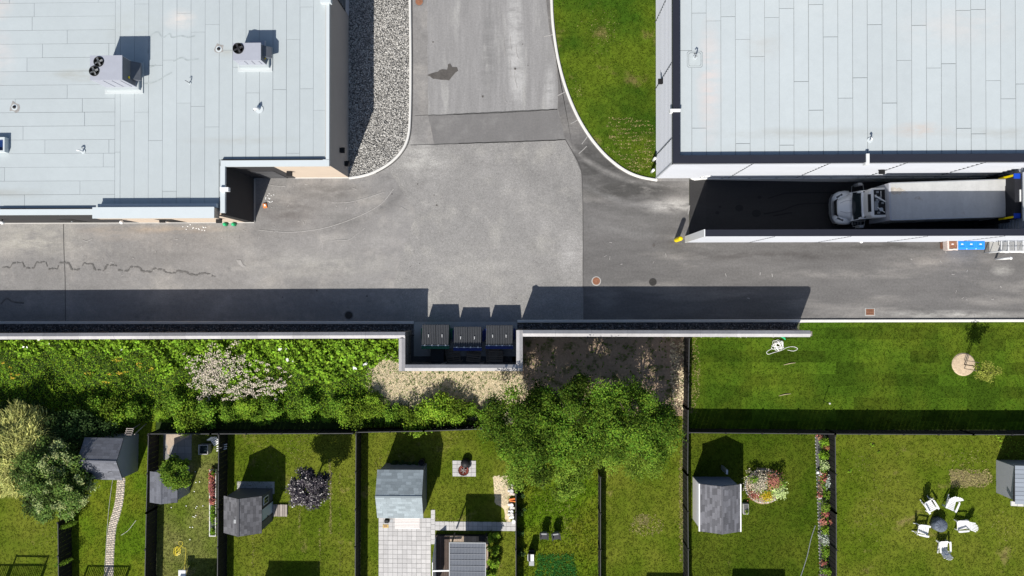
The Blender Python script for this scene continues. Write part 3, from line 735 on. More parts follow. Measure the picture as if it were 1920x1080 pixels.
# ------------------------------------------------------------ right building
ZB = 5.6; ZC = 5.85
rb = thing('warehouse_building', 'white ribbed-metal warehouse with pale membrane roof and dark navy coping', 'building', (P(1600,150)[0],P(1600,150)[1],0))
cx0, cy0 = P(1262,305.5,ZC); gx0, gy0 = cx0+.04, cy0+.05
XE, YNN = P(2250,0)[0], P(0,-330)[1]
roof2 = MB().box(gx0+.2,gy0+.2,5.2,XE-.2,YNN-.2,ZB-.05).build('roof', SEAM, rb)
ix0, iy0 = P(1275,291,ZC)
sheets(roof2, ix0-.1, P(1960,0,ZB)[0], iy0-.1, P(0,-45,ZB)[1], ZB-.03, .885, 'y', MEMB_R, 21, 4.5, 9.5, .034)
_xr, _yt = P(1960,0,ZB)[0], P(0,-45,ZB)[1]
MB().box(_xr+.02,iy0+.02,ZB-.045,XE-.25,YNN-.25,ZB-.022).build('membrane_field', MEMB_R, roof2)
MB().box(ix0+.02,_yt+.02,ZB-.045,_xr,YNN-.25,ZB-.022).build('membrane_field', MEMB_R, roof2)
MB().box(cx0,iy0,ZB-.3,ix0,YNN,ZC).build('coping', DARKM, rb)
MB().box(cx0,cy0,ZB-.3,XE,iy0-.003,ZC).build('coping', DARKM, rb)
for px, py, ax in ((1268,207,'x'),(1627,293,'y')):
    x, y = P(px,py,ZC+.05)
    if ax == 'x': MB().box(cx0-.1,y-.09,ZC+.002,ix0+.02,y+.09,ZC+.08).build('scupper', WHITEM, rb); MB().box(cx0-.16,y-.11,ZC-.35,cx0-.01,y+.11,ZC+.02).build('scupper_head', WHITEM, rb)
    else: MB().box(x-.09,cy0-.1,ZC+.002,x+.09,iy0+.02,ZC+.08).build('scupper', WHITEM, rb); MB().box(x-.11,cy0-.16,ZC-.35,x+.11,cy0-.01,ZC+.02).build('scupper_head', WHITEM, rb)
def siding(L_, z0, z1, n):
    """ribbed panel profile lying on y=0 facing -y, from x=0..L"""
    b = MB(); pr = []; dz = (z1-z0)/n
    for i in range(n):
        z = z0+i*dz; pr += [(0,z),(0,z+dz*.55),(-.055,z+dz*.66),(-.055,z+dz*.88)]
    pr.append((0,z1))
    vs = [(0,y,z) for y,z in pr]+[(L_,y,z) for y,z in pr]; k = len(pr)
    b.add(vs, [(i,k+i,k+i+1,i+1) for i in range(k-1)]); return b
JOINT = mat('dark_joint', (.07,.075,.085), .6)
def siding_wall(p0, dirx, length, z0, z1, n, plen, parent, m, name='siding_panel', first=None, wall=None):
    """dirx: unit vector along wall; panel faces right-hand side of it"""
    s = 0; first = first or plen; L_ = first
    d = Vector((dirx[0],dirx[1],0)); nrm = Vector((d.y,-d.x,0))
    while s < length-.05:
        L_ = min(L_, length-s); b = siding(L_-.035, z0, z1, n)
        b.v = [tuple(Vector((p0[0],p0[1],0))+d*(s+v[0]+.017)-nrm*(v[1])+Vector((0,0,v[2]))) for v in b.v]
        b.build(name, m, wall, recalc=False); s += L_; L_ = plen
        if s < length-.1:
            c = Vector((p0[0],p0[1],0))+d*s+nrm*.035; c.z = (z0+z1)/2; MB().obox(c, d*.035, nrm*.068, (0,0,z1-z0)).build('joint_trim', JOINT, wall)
PL = 4.62
wS = MB().box(gx0+.05,gy0+.02,-.05,XE,gy0+.25,5.5).build('wall', BLACK, rb)
siding_wall((gx0+.02,gy0), (1,0), XE-gx0, 0, 5.55, 13, PL, rb, SIDING, wall=wS, first=P(1363,333)[0]-gx0)
wW = MB().box(gx0+.02,gy0+.3,-.05,gx0+.25,YNN,5.5).build('wall', BLACK, rb)
siding_wall((gx0,YNN), (0,-1), YNN-gy0-.02, 0, 5.55, 13, PL, rb, SIDING, wall=wW, first=(YNN-P(0,178)[1])%PL)
MB().box(gx0-.05,gy0-.05,0,gx0+.04,gy0+.04,5.5).build('corner_flashing', SIDING, rb)
for px, py, zz, d, lab in ((1243,153,2.6,(-1,0),'dark wall lamp on the west wall of the white warehouse'),(1653,321,3.2,(0,-1),'dark wall lamp on the south wall of the warehouse above the truck')):
    x, y = P(px,py,zz)
    t = wall_lamp(gx0-.03, y, zz, rb, d) if d[0] else wall_lamp(x, gy0-.03, zz, rb, d)
    t['label'] = lab; t.scale = (.95,.95,.95)
x, y = P(1303,111,ZB); t = pipe_vent(1303,108,ZB+.02,'dark vent pipe on a square membrane patch at the corner of the right roof',(.1,.1),.5,.07,GREYM)
MB().bbox(x-.45,y-.48,ZB-.018,x+.45,y+.48,ZB-.005,.1).build('square_patch', mat('membrane_patch',(.42,.46,.47),.75,noise=[(9,.05)]), t)
MB().bbox(x-.48,y-.51,ZB-.0185,x+.48,y+.51,ZB-.01,.1).build('patch_edge', SEAM, t)
t = pipe_vent(1631,263,ZB,'small white vent pipe near the south edge of the right roof',(.05,.1),.35,.09)
for px, py, lab in ((1229,296,'upper of two white bollards at the warehouse corner'),(1226,318,'lower of two white bollards at the warehouse corner')):
    x, y = P(px,py,.9); t = tag(MB().lathe(x,y,[(.1,0),(.1,.82),(.08,.9),(.03,.93)],14).build('bollard', WHITE, None, True), lab, 'bollard', 'white bollards by the lawn')

# screen wall south of the ramp
ZS = 5.2
sx0, sy1 = P(1321,431.5,ZS); sy0 = P(1321,442.2,ZS)[1]
sw = thing('ramp_screen_wall', 'tall white ribbed screen wall with dark coping south of the loading ramp', 'wall', (sx0+5,(sy0+sy1)/2,0))
SXE = P(2250,0)[0]
core = MB().box(sx0+.04,sy0+.05,-1.4,SXE,sy1-.05,ZS-.1).build('wall', mat('screen_wall_inner',(.30,.31,.33),.6), sw)
MB().box(sx0+.0,sy0-.03,ZS-.1,SXE,sy1+.03,ZS).build('coping', DARKM, sw)
MB().box(sx0-.03,sy0-.05,0,sx0+.035,sy1+.05,ZS+.012).build('end_flashing', WHITEM, sw)
siding_wall((sx0+.04,sy0+.01), (1,0), SXE-sx0, 0, ZS-.12, 12, PL, sw, SIDING, wall=core, first=P(1425,448,2.5)[0]-sx0)
siding_wall((SXE,sy1-.01), (-1,0), SXE-sx0-.1, 0, ZS-.12, 12, PL, sw, SIDING, wall=core)

# kerb and rail along the ramp's building side
kx0 = P(1294,0)[0]; kx1 = P(1843,0)[0]; ky = P(0,342.5)[1]; ky2 = P(0,338.9)[1]
kb = thing('ramp_guard_rail', 'galvanised pipe rail on a concrete kerb between warehouse wall and ramp', 'railing', (kx0,ky,0))
b = MB(); n = 8; ring = [(kx1,ky),(kx1,ky2)]+[(kx0+.3,ky2),(kx0+.08,ky2-.02),(kx0,(ky+ky2)/2+.02),(kx0+.04,ky+.02),(kx0+.3,ky-.06),(kx0+.9,ky)]
MB().prism(ring, -1.3, .28).build('kerb', WHITE, kb)
yr = (ky+ky2)/2
MB().tube([(kx0+.6,yr-.0,.28),(kx0+.6,yr,1.0),(kx0+.75,yr,1.1),(kx1-.5,yr,1.1),(kx1-.35,yr,1.0),(kx1-.35,yr,.28)], .05, 8).build('rail', WHITE, kb, True)
MB().tube([(kx0+.62,yr,.68),(kx1-.36,yr,.68)], .025, 6).build('rail', GALV, kb, True)
k = kx0+2.1
while k < kx1-.8:
    MB().cyl(k,yr,.28,1.1,.03,n=8).build('post', GALV, kb); MB().box(k-.07,yr-.07,.28,k+.07,yr+.07,.3).build('base_plate', GALV, kb); k += 1.84

# dock wall, dock shelter
dx = RX1-.12
dk = thing('loading_dock', 'loading dock end wall with black dock seal and blue corner blocks behind the truck', 'dock', (dx,(RY0+RY1)/2,ZR))
yA, yB = sy1+.02, gy0-.04
MB().box(dx,yA,ZR,dx+.3,yB,1.2).build('concrete_wall', mat('dock_concrete',(.06,.06,.062),.85,noise=[(2,.2)]), dk)
dw = MB().box(dx+.02,yA,1.2,dx+.3,yB,4.7).build('upper_wall', BLACK, dk)
siding_wall((dx,yB), (0,-1), yB-yA, 1.2, 4.7, 12, PL, dk, mat('grey_ribbed_siding',(.22,.24,.27),.5), wall=dw)
MB().box(dx-.03,yA,4.7,XE,yB,4.78).build('dock_roof', COPEL, dk)
tc_y = P(1888,371,2.5)[1]
zs = 2.75
sh = MB().box(dx-.42,tc_y-1.42,2.35,dx-.001,tc_y+1.42,3.35).build('seal_header', mat('dock_seal_foam',(.014,.015,.02),.7,noise=[(2,.2)]), dk)
for s in (-1,1):
    MB().box(dx-.34,tc_y+s*1.42-.14,ZR+.9,dx-.002,tc_y+s*1.42+.14,2.348).build('seal_side', sh.data.materials[0], dk)
    MB().box(dx-.50,tc_y+s*1.26-.16,3.352,dx-.12,tc_y+s*1.26+.16,3.42).build('corner_block', BLUED, dk)
    MB().obox((dx-.44,tc_y+s*1.32,2.6),(.06,0,0),(0,.12,0),(0,0,1.4)).build('guide_stripe', YELLOW, dk)
MB().box(dx-.14,tc_y-.35,3.352,dx-.06,tc_y+.4,3.40).build('light_bar', WHITEM, dk)
MB().box(dx-.12,tc_y-1.6,3.62,dx-.04,tc_y+1.45,4.5).build('white_band', WHITEM, dk)
# ------------------------------------------------------------ box truck
TR0 = PV(1667,378,2.5); TR1 = PV(1888,371,2.5)
tl = (TR1.xy-TR0.xy).length; ang = math.atan2(TR1.y-TR0.y, TR1.x-TR0.x)
TW = .5*(PV(1775,340,2.5).y-PV(1775,409.5,2.5).y)
tk = thing('box_truck', 'white conventional-cab box truck backed into the shaded loading dock', 'truck', (0,0,0))
# local: x back from box front, z from road
CABM = mat('truck_cab_white', (.90,.92,.94), .15, noise=[(2,.02)], spec=.9)
ALU = mat('dirty_aluminium', (.52,.525,.52), .55, noise=[(1.2,.10,1,.15),(8,.05),(2.5,.05)], wcoord=False, col2=(.30,.25,.20), c2=(.9,.68,.05), metal=.2)
BT = 3.8
b = MB().box(.06,-TW+.02,1.15,tl-.06,TW-.02,BT-.03)
cb = b.build('cargo_box', ALU, tk)
r_ = MB().box(.1,-TW+.03,BT-.03,tl-.1,TW-.03,BT); r_.build('roof_skin', ALU, cb)
MB().box(0,-TW,1.1,.12,TW,BT+.02).build('front_frame', mat('grey_frame',(.40,.41,.45),.4), tk)
MB().box(tl-.07,-TW,1.1,tl,TW,BT+.015).build('rear_frame', WHITEM, tk)
for k in range(12): MB().box(.5+k*(tl-1)/11.5,-TW+.035,BT,.515+k*(tl-1)/11.5,TW-.035,BT+.003).build('roof_bow_seam', ALU, cb)
MB().sheet([(.15,.55),(.3,.42),(.55,.5),(.7,.4),(.85,.6),(1.1,.68),(.9,.75),(.7,.9),(.5,.82),(.35,.95),(.15,.9)],BT+.004).build('rust_stain', mat('brown_stain',(.40,.37,.33),.8,noise=[(3,.3),(12,.2)]), cb)
for s in (-1,1): MB().box(.12,s*TW-.03,BT-.03,tl-.07,s*TW+.03,BT+.012).build('roof_rail', GALV, cb)
MB().box(-2.2,-.45,.55,tl-.3,.45,.85).build('chassis', BLACK, tk)
# reefer unit on the front wall
rfx = P(1636,378,2.3)[0]-P(1667,378,2.5)[0]-.1
rf = MB().loft([[(x,y*sy,z) for x,y in ((rfx+.22,-1.0),(rfx+.05,-.8),(rfx,-.5),(rfx,.5),(rfx+.05,.8),(rfx+.22,1.0),(-.01,1.0),(-.01,-1.0))] for z,sy in ((2.55,.95),(3.3,.98),(3.38,.93))]).build('reefer_unit', WHITE, tk)
wells = MB().box(rfx+.3,-.8,3.381,-.03,.85,3.386); wells.build('open_bay', BLACK, rf)
mm = MB()
mr_ = random.Random(3)
for k in range(9):
    x, y = mr_.uniform(rfx+.4,-.15), mr_.uniform(-.7,.7); mm.box(x-.07,y-.06,3.386,x+.07,y+.06,3.386+mr_.uniform(.03,.12))
mm.box(rfx+.32,-.5,3.386,rfx+.55,.1,3.43)
mm.build('engine_block', GREYM, rf)
pp = MB().tube([(rfx+.35,.45,3.45),(-.05,.02,3.5)], .045, 8).tube([(rfx+.5,-.3,3.42),(-.1,-.65,3.42)], .03, 6).tube([(rfx+.75,.75,3.42),(rfx+.75,.2,3.42),(-.1,.1,3.42)], .02, 6); pp.build('pipe', WHITE, rf)
MB().lathe(-.32,-.45,[(.12,3.386),(.12,3.44),(.04,3.45)],12).build('belt_pulley', GALV, rf)
MB().box(rfx-.005,-.58,3.2,rfx+.12,.58,3.384).build('air_slot', BLACK, rf)
# cab
XF = P(1557,385,-.6)[0]-P(1667,385,2.5)[0]         # bumper front, local
XW0, XW1 = P(1599,385,.35)[0]-TR0.x, P(1613,385,1.05)[0]-TR0.x
cabb = MB().loft([[(x,-hw,z0),(x,-hw*.97,z1-.1),(x,-hw*.85,z1),(x,hw*.85,z1),(x,hw*.97,z1-.1),(x,hw,z0)] for x,hw,z0,z1 in ((XW0-.05,1.0,.7,1.62),(XW0+.0,1.0,.7,1.72),(XW1,.98,.7,2.5),(XW1+.25,.98,.7,2.62),(-.35,.98,.7,2.62),(-.2,.96,.7,2.5))])
cab = cabb.build('cab', CABM, tk)
for k in range(8): MB().box(XW1+.4,-.72+k*.19,2.618,-.4,-.67+k*.19,2.645).build('roof_rib', CABM, cab)
for y in (-.85,-.13,0,.13,.85): MB().bbox(XW1+.1,y-.03,2.56,XW1+.2,y+.03,2.66,.01).build('marker_lamp', BLACK, cab)
MB().loft([[(XW0-.0,-.93,1.70),(XW0-.06,-.5,1.70),(XW0-.08,.0,1.70),(XW0-.06,.5,1.70),(XW0-.0,.93,1.70)],[(XW1+.02,-.88,2.52),(XW1-.04,-.5,2.54),(XW1-.05,0,2.54),(XW1-.04,.5,2.54),(XW1+.02,.88,2.52)]], close=False, caps=False).build('windshield', GLASS, tk, True)
for s in (-1,1):
    MB().box(XW1-.0,s*.985-.012,1.75,XW1+.75,s*.985+.012,2.35).build('side_window', GLASS, cab)
# dashboard papers seen through glass
for y0 in (-.42,.05): MB().obox((XW0+.13,y0+.17,2.02),(.28,0,.28),(0,.34,0),(-.01,0,.01)).build('sun_shade', mat('teal_shade',(.16,.26,.25),.7) if y0<0 else bpy.data.materials['teal_shade'], cab)
hood = MB().loft([[(x,-w*1.0,zb),(x,-w,zt-.18),(x,-w*.7,zt-.03),(x,-w*.25,zt+.02),(x,w*.25,zt+.02),(x,w*.7,zt-.03),(x,w,zt-.18),(x,w*1.0,zb)] for x,w,zb,zt in ((XF+.20,.50,.8,1.28),(XF+.26,.58,.7,1.36),(XF+.5,.66,.7,1.46),(XF+.8,.78,.7,1.58),(XW0-.02,.93,.7,1.70))])
hd = hood.build('hood', CABM, tk, True)
for s in (-1,1): MB().tube([(XF+.35,s*.28,1.435),(XF+.7,s*.42,1.56),(XW0-.12,s*.40,1.715)], .012, 5).build('hood_crease', HVACM, hd)
MB().box(XF+.185,-.48,.75,XF+.21,.48,1.25).build('grille', BLACK, tk)
MB().loft([[(XF+.1,-.5,z),(XF+.1,.5,z),(XF+.3,.62,z),(XF+.3,-.62,z)] for z in (1.14,1.22)]).build('grille_surround', BLACK, tk)
for s in (-1,1):
    fd = MB().loft([[(x,s*(y0),.55),(x,s*y0,zt-.06),(x,s*(y0+.08),zt),(x,s*(y1-.12),zt),(x,s*y1,zt-.14),(x,s*y1,.6)] for x,y0,y1,zt in ((XF+.12,.50,.80,.95),(XF+.22,.52,1.0,1.12),(XF+.45,.6,1.12,1.22),(XF+.8,.70,1.16,1.28),(XF+1.12,.80,1.15,1.2),(XF+1.2,.85,1.10,1.0))])
    f = fd.build('fender', CABM, tk, True)
    MB().obox((XF+.42,s*.80,1.20),(.36,s*.20,.08),(-.06*s,.11,0),(0,0,.03)).build('headlight', mat('headlamp',(.10,.11,.12),.15) if s<0 else bpy.data.materials['headlamp'], f)
    # mirrors
    MB().tube([(XW0+.0,s*.95,1.5),(XW0+.0,s*1.38,1.6),(XW0+.02,s*1.42,2.2),(XW1+.25,s*1.42,2.25),(XW1+.35,s*.95,2.2)], .02, 6).build('mirror_arm', GREYM, tk)
    MB().box(XW0+.1,s*1.42-.09,1.65,XW0+.38,s*1.42+.09,2.27).build('mirror', GREYM, tk)
    for k in range(4): MB().box(-.95+k*.2,s*1.04-.1,.5+.0*k,-.83+k*.2,s*1.04+.1,.55).build('side_step', GREYM, tk)
    for xw, tw in ((XF+.75,.28),(tl-1.9,.5)):
        w = MB().loft([[(xw+.48*math.cos(q*.3927),s*(1.12-tt),.48+.48*math.sin(q*.3927)) for q in range(16)] for tt in (0,tw)]).build('wheel', RUBBER, tk)
        MB().loft([[(xw+.26*math.cos(q*.3927),s*(1.125-tt),.48+.26*math.sin(q*.3927)) for q in range(16)] for tt in (0,.05)]).build('rim', GALV, w)
MB().loft([[(XF+.55,-1.1,z),(XF+.22,-1.0,z),(XF+.04,-.7,z),(XF-.02,-.3,z),(XF-.02,.3,z),(XF+.04,.7,z),(XF+.22,1.0,z),(XF+.55,1.1,z),(XF+.55,1.0,z),(XF+.3,.92,z),(XF+.2,.5,z),(XF+.2,-.5,z),(XF+.3,-.92,z),(XF+.55,-1.0,z)] for z in (.45,.85)]).build('bumper', GALV, tk)
MB().box(-.25,TW-.45,2.2,-.1,TW-.1,2.5).build('air_intake', WHITEM, tk)
tk.location = (TR0.x,TR0.y,ZR); tk.rotation_euler = (0,0,ang)

# ------------------------------------------------------------ dumpster enclosure and screen wall
WH = 3.0
def coped_run(a, b_, parent, w=.42, h=WH, seg=2.44, ext=(0,0)):
    """precast wall run from a to b (top centre line, world), with panels, posts and gabled coping stones"""
    a, b_ = Vector(a), Vector(b_); d = (b_-a).normalized(); n = Vector((-d.y,d.x)); L_ = (b_-a).length
    k = max(1, round(L_/seg)); st = L_/k; r = random.Random(int(L_*100))
    core = MB().obox(((a+b_)/2).to_3d()+Vector((0,0,(h-.14)/2)), (d*(L_)).to_3d(), (n*.10).to_3d(), (0,0,h-.14)).build('wall_core', GRAVB, parent)
    for i in range(k):
        c = a+d*st*(i+.5)
        for row in range(7):
            z = .0+row*.405
            off = r.choice((0,.5))
            for q, (u0, u1) in enumerate(((0,.33+.1*off),(.33+.1*off,.7-.1*off),(.7-.1*off,1))):
                cc = a+d*(st*(i+(u0+u1)/2)); dep = .17+r.uniform(0,.045)
                piece('wall_block', WALLP, core, (cc.x,cc.y,z+.2), (d*(st*(u1-u0)-.03)).to_3d(), (n*dep).to_3d(), (0,0,.38))
    for i in range(k+1):
        c = a+d*st*i; MB().obox((c.x,c.y,(h-.13)/2), (d*.3).to_3d(), (n*.3).to_3d(), (0,0,h-.13)).build('post', WALLP, parent)
    for i in range(k):
        s0 = st*i+(.004 if i else -ext[0]); s1 = st*(i+1)-(.004 if i<k-1 else -ext[1])
        A, Bv = a+d*s0, a+d*s1; hw = w/2; dz = r.uniform(-.004,.004)
        ring = lambda c,s=1: [(*(c+n*hw),h-.17),(*(c+n*hw),h-.13),(*(c+n*.0),h+dz),(*(c-n*hw),h-.13),(*(c-n*hw),h-.17)]
        MB().loft([ring(A),ring(Bv)]).build('coping_stone', COPE, parent)
def T3(x,y): return P(x,y,WH)
swall = thing('screen_wall', 'long precast block wall with pale gabled coping that jogs round the dumpster bay', 'wall', (P(860,630)[0],P(860,630)[1],0))
yl, yr_ = 628.6, 626
xL, xR, yBm = 753, 974, 690
coped_run(T3(-250,631.5), T3(xL,yl), swall, ext=(0,.21))
coped_run(T3(xL,yl), T3(xL,yBm), swall, ext=(-.21,.21))
coped_run(T3(xL,yBm), T3(xR,yBm), swall, ext=(-.21,.21))
coped_run(T3(xR,yBm), T3(xR,yr_-.8), swall, ext=(-.21,.21))
coped_run(T3(xR,yr_-.8), T3(1520,yr_), swall, ext=(-.21,.02))
pad = [P(776,603.5),P(970,603.5),P(970,668),P(776,668)]
struct(MB().prism(pad, -.01, .03).build('concrete_pad', CONC))
struct(MB().sheet(poly([(754,607),(775.5,607),(775.5,668.5),(970.5,668.5),(970.5,625),(978,625),(978,692),(754,692)]), .012).build('bay_soil', GRAVB))

LIDR = mat('highlight_lid_rib', (.095,.10,.108), .4, noise=[(5,.1)])  # ribs paler than the lids: their highlight is put into the colour
def dumpster(body, label, px, py0, py1, zt=1.4):
    x0,y0 = P(px[0],py1,zt); x1,y1 = P(px[1],py0,zt)
    W_, D_ = x1-x0, y1-y0; cx, cy = (x0+x1)/2, (y0+y1)/2
    t = thing('dumpster', label, 'dumpster', (0,0,0), 'dumpsters in the walled bay')
    # local: front (north) at +y; back taller
    zb, zf = zt-.02, zt-.30
    MB().loft([[(-W_/2+.06,-D_/2+.12,.12),(W_/2-.06,-D_/2+.12,.12),(W_/2-.06,D_/2-.2,.12),(-W_/2+.06,D_/2-.2,.12)],
               [(-W_/2+.02,-D_/2-.12,.95),(W_/2-.02,-D_/2-.12,.95),(W_/2-.02,D_/2-.04,.95),(-W_/2+.02,D_/2-.04,.95)],
               [(-W_/2+.02,-D_/2-.22,zb-.12),(W_/2-.02,-D_/2-.22,zb-.12),(W_/2-.02,D_/2-.02,zf-.06),(-W_/2+.02,D_/2-.02,zf-.06)]]).build('body', body, t)
    MB().box(-W_/2-.02,-D_/2-.24,zb-.16,W_/2+.02,-D_/2-.02,zb-.06).build('rear_rim', body, t)
    for s in (-1,1):
        MB().box(s*(W_/2+.09)-.07,-.35,.55,s*(W_/2+.09)+.07,.4,.75).build('fork_pocket', body, t)
        cxl = s*W_/4; lw = W_/2-.02
        lid = MB().loft([[(cxl-lw/2,-D_/2,zb-.03),(cxl+lw/2,-D_/2,zb-.03),(cxl+lw/2,D_/2,zf-.03),(cxl-lw/2,D_/2,zf-.03)],[(cxl-lw/2,-D_/2,zb+.02),(cxl+lw/2,-D_/2,zb+.02),(cxl+lw/2,D_/2,zf+.02),(cxl-lw/2,D_/2,zf+.02)]]).build('lid', LIDM, t)
        rb_ = MB()
        for k in range(8):
            xx = cxl-lw/2+.05+k*(lw-.1)/7
            rb_.loft([[(xx-.022,-D_/2+.03,zb+.018),(xx+.022,-D_/2+.03,zb+.018),(xx+.012,-D_/2+.03,zb+.065),(xx-.012,-D_/2+.03,zb+.065)],[(xx-.022,D_/2-.03,zf+.02),(xx+.022,D_/2-.03,zf+.02),(xx+.012,D_/2-.03,zf+.065),(xx-.012,D_/2-.03,zf+.065)]])
        rb_.build('lid_rib', LIDR, lid)
        MB().box(cxl-.035,-.0,(zb+zf)/2+.06,cxl+.035,.03,(zb+zf)/2+.1).box(cxl-.014,-.15,(zb+zf)/2+.09,cxl+.014,.0,(zb+zf)/2+.12).build('lid_handle', WHITEM, lid)
        for q in (-.25,.25): MB().box(cxl+q-.05,-D_/2-.04,zb+.0,cxl+q+.05,-D_/2+.04,zb+.06).build('hinge', WHITEM, lid)
    MB().tube([(-W_/2-.02,-D_/2-.01,zb+.01),(W_/2+.02,-D_/2-.01,zb+.01)], .022, 6).build('hinge_rod', GALV, t)
    for sx in (-1,1):
        for sy in (-1,1):
            MB().lathe(0,0,[(.06,0),(.06,.1)],10); MB().cyl(sx*(W_/2-.2),sy*(D_/2-.35),0,.12,.05,n=10).build('caster', RUBBER, t)
    t.location = (cx,cy,.03)
    return t
dumpster(DGREEN,'green-bodied dumpster with black ribbed lids',(790.5,841.5),609,647.5,1.62)
dumpster(DBLUE,'blue-bodied dumpster with black lids, middle of the three',(850.5,902.5),613,651,1.55)
dumpster(DBLUE,'blue-bodied dumpster with black lids by the right wall of the bay',(911,961.5),610,647.5,1.6)
def pallet(px, py, rz, tilt, label, z=.02, cols=WOOD):
    x, y = P(px,py); t = thing('wooden_pallet', label, 'pallet', (0,0,0), 'pallets behind the dumpsters')
    for k in range(7): piece('plank', cols, t, (0,-.48+k*.16,.12), (1.0,0,0), (0,.11,0), (0,0,.02))
    for k in range(3): piece('stringer', cols, t, (-.45+k*.45,0,.06), (.06,0,0), (0,1.1,0), (0,0,.09))
    for k in range(3): piece('plank', cols, t, (0,-.46+k*.46,.005), (1.0,0,0), (0,.1,0), (0,0,.018))
    t.location = (x,y,z); t.rotation_euler = (tilt,0,rz); return t
pallet(889,664,-.12,.25,'wooden pallet leaning right of the middle of the dumpster bay',.12)
pallet(850,668,.12,.15,'wooden pallet with a square hole behind the gap between green and middle dumpsters',.06)
pallet(925,668,.05,.1,'wooden pallet lying behind the right blue dumpster',.04)
pallet(930,671,-.03,.1,'upper pallet stacked behind the right blue dumpster',.22)
x,y = P(823,665); t = tag(MB().obox((x,y,.55),(.9,0,0),(0,.9,0),(0,.0,.9)).build('crate', DARKW), 'dark crate behind the green dumpster', 'crate'); t.location.z -= .07
for k in range(3):
    x, y = P(805+k*52,682); tag(MB().bar((x,y,.05),(x+.45,y+.3,.3),.09,.04).build('timber_offcut', WOOD), ['left','middle','right'][k]+' pale timber offcut leaning on the bay wall behind the dumpsters', 'timber', 'timber offcuts in the bay')

# bollard
x, y = P(1268,450); t = thing('bollard', 'yellow steel bollard at the end of the ribbed screen wall', 'bollard', (x,y,0))
MB().cyl(x,y,0,1.35,.155,n=20).build('sleeve', YELLOW, t, False); MB().lathe(x,y,[(.155,1.35),(.14,1.42),(.09,1.47),(.02,1.49)],20).build('dome_cap', YELLOW, t, True)
# green posts and orange marker
for px, lab in ((420.5,'left of two short green posts at the wing wall'),(436.5,'right of two short green posts at the wing wall')):
    x, y = P(px,420.3,.35); tag(MB().lathe(x,y,[(.12,0),(.12,.36),(.09,.42),(.03,.44)],14).build('short_post', GREENP, None, True), lab, 'post', 'green posts')
x, y = P(497.5,386); t = thing('safety_marker', 'crumpled orange safety marker lying on the asphalt near the notch', 'marker', (x,y,0))
MB().obox((x,y,.05),(.25,.05,0),(-.06,.3,.03),(0,0,.08)).build('base', ORANGE, t); MB().obox((x+.02,y+.03,.12),(.1,.02,0),(-.03,.14,.02),(0,0,.05)).build('stripe', WHITE, t)

# bins by the screen wall
def bin_(px, label, body, lid, grp='blue recycling bins by the screen wall', first=None):
    x, y = P(px,457.5,1.1)
    t = thing('recycling_bin', label, 'bin', (0,0,0), grp)
    MB().loft([[(-.22,-.26,.08),(.22,-.26,.08),(.22,.24,.08),(-.22,.24,.08)],[(-.30,-.34,1.0),(.30,-.34,1.0),(.30,.30,1.0),(-.30,.30,1.0)]]).build('body', body, t)
    l = MB().bbox(-.325,-.36,1.0,.325,.27,1.06,.05).build('lid', lid, t)
    rec = MB()
    for q in ((-.2,-.22,.2,-.17),(-.2,.08,.2,.13),(-.2,-.17,-.15,.08),(.15,-.17,.2,.08)): rec.box(q[0],q[1],1.055,q[2],q[3],1.085)
    rec.build('lid_rim', lid, l)
    MB().sheet([(-.07,-.04),(.09,-.04),(.09,.02),(-.05,.03)],1.064).build('lid_emblem', WHITE if 'blue' in label else BAG, l)
    MB().tube([(-.26,.33,.98),(.26,.33,.98)], .022, 6).build('handle', body, t)
    for s in (-1,1): MB().loft([[(s*.27+tt,.27+.1*math.cos(q*.6283),.1+.1*math.sin(q*.6283)) for q in range(10)] for tt in (-.03,.03)]).build('wheel', RUBBER, t)
    t.location = (x,y,.0); return t
b1 = bin_(1804.5,'blue recycling bin next to the bagged brown bin',BLUEP,BLUEP)
for px, lab in ((1821.5,'middle one of three blue recycling bins by the screen wall'),(1839,'blue recycling bin at the right end of the row of bins')):
    x, y = P(px,457.5,1.1); copy_tree(b1, lab, (x,y,0))
bb = bin_(1786.5,'brown bin wrapped in a clear plastic bag beside the blue bins',BROWNP,BROWNP,'waste bins by the screen wall')
r = random.Random(9)
x, y = bb.location.xy
bg_ = MB(); rings = []
for z, s in ((.55,1.02),(.9,1.08),(1.09,1.1),(1.12,.8)):
    rings.append([(x+.31*s*cx_*r.uniform(.95,1.05), y-.03+.35*s*cy_*r.uniform(.95,1.05), z) for cx_, cy_ in ((-1,-1),(-.3,-1.05),(.3,-1),(1,-1),(1.05,-.3),(1.02,.3),(1,1),(.3,1.04),(-.3,1),(-1,1),(-1.05,.3),(-1,-.3))])
tag(bg_.loft(rings, caps=False).build('plastic_bag', BAG), 'crinkled clear bag pulled over the brown bin', 'bag')
x, y = P(1775,457,.3); t = thing('cardboard_box', 'dark brown carton standing left of the bagged bin', 'box', (x,y,0))
MB().box(x-.1,y-.3,0,x+.3,y+.22,.8).build('carton', mat('dark_cardboard',(.10,.05,.035),.8,noise=[(5,.15)]), t); MB().box(x-.1,y-.32,.8,x+.3,y-.05,.82).build('flap', bpy.data.materials['dark_cardboard'], t)

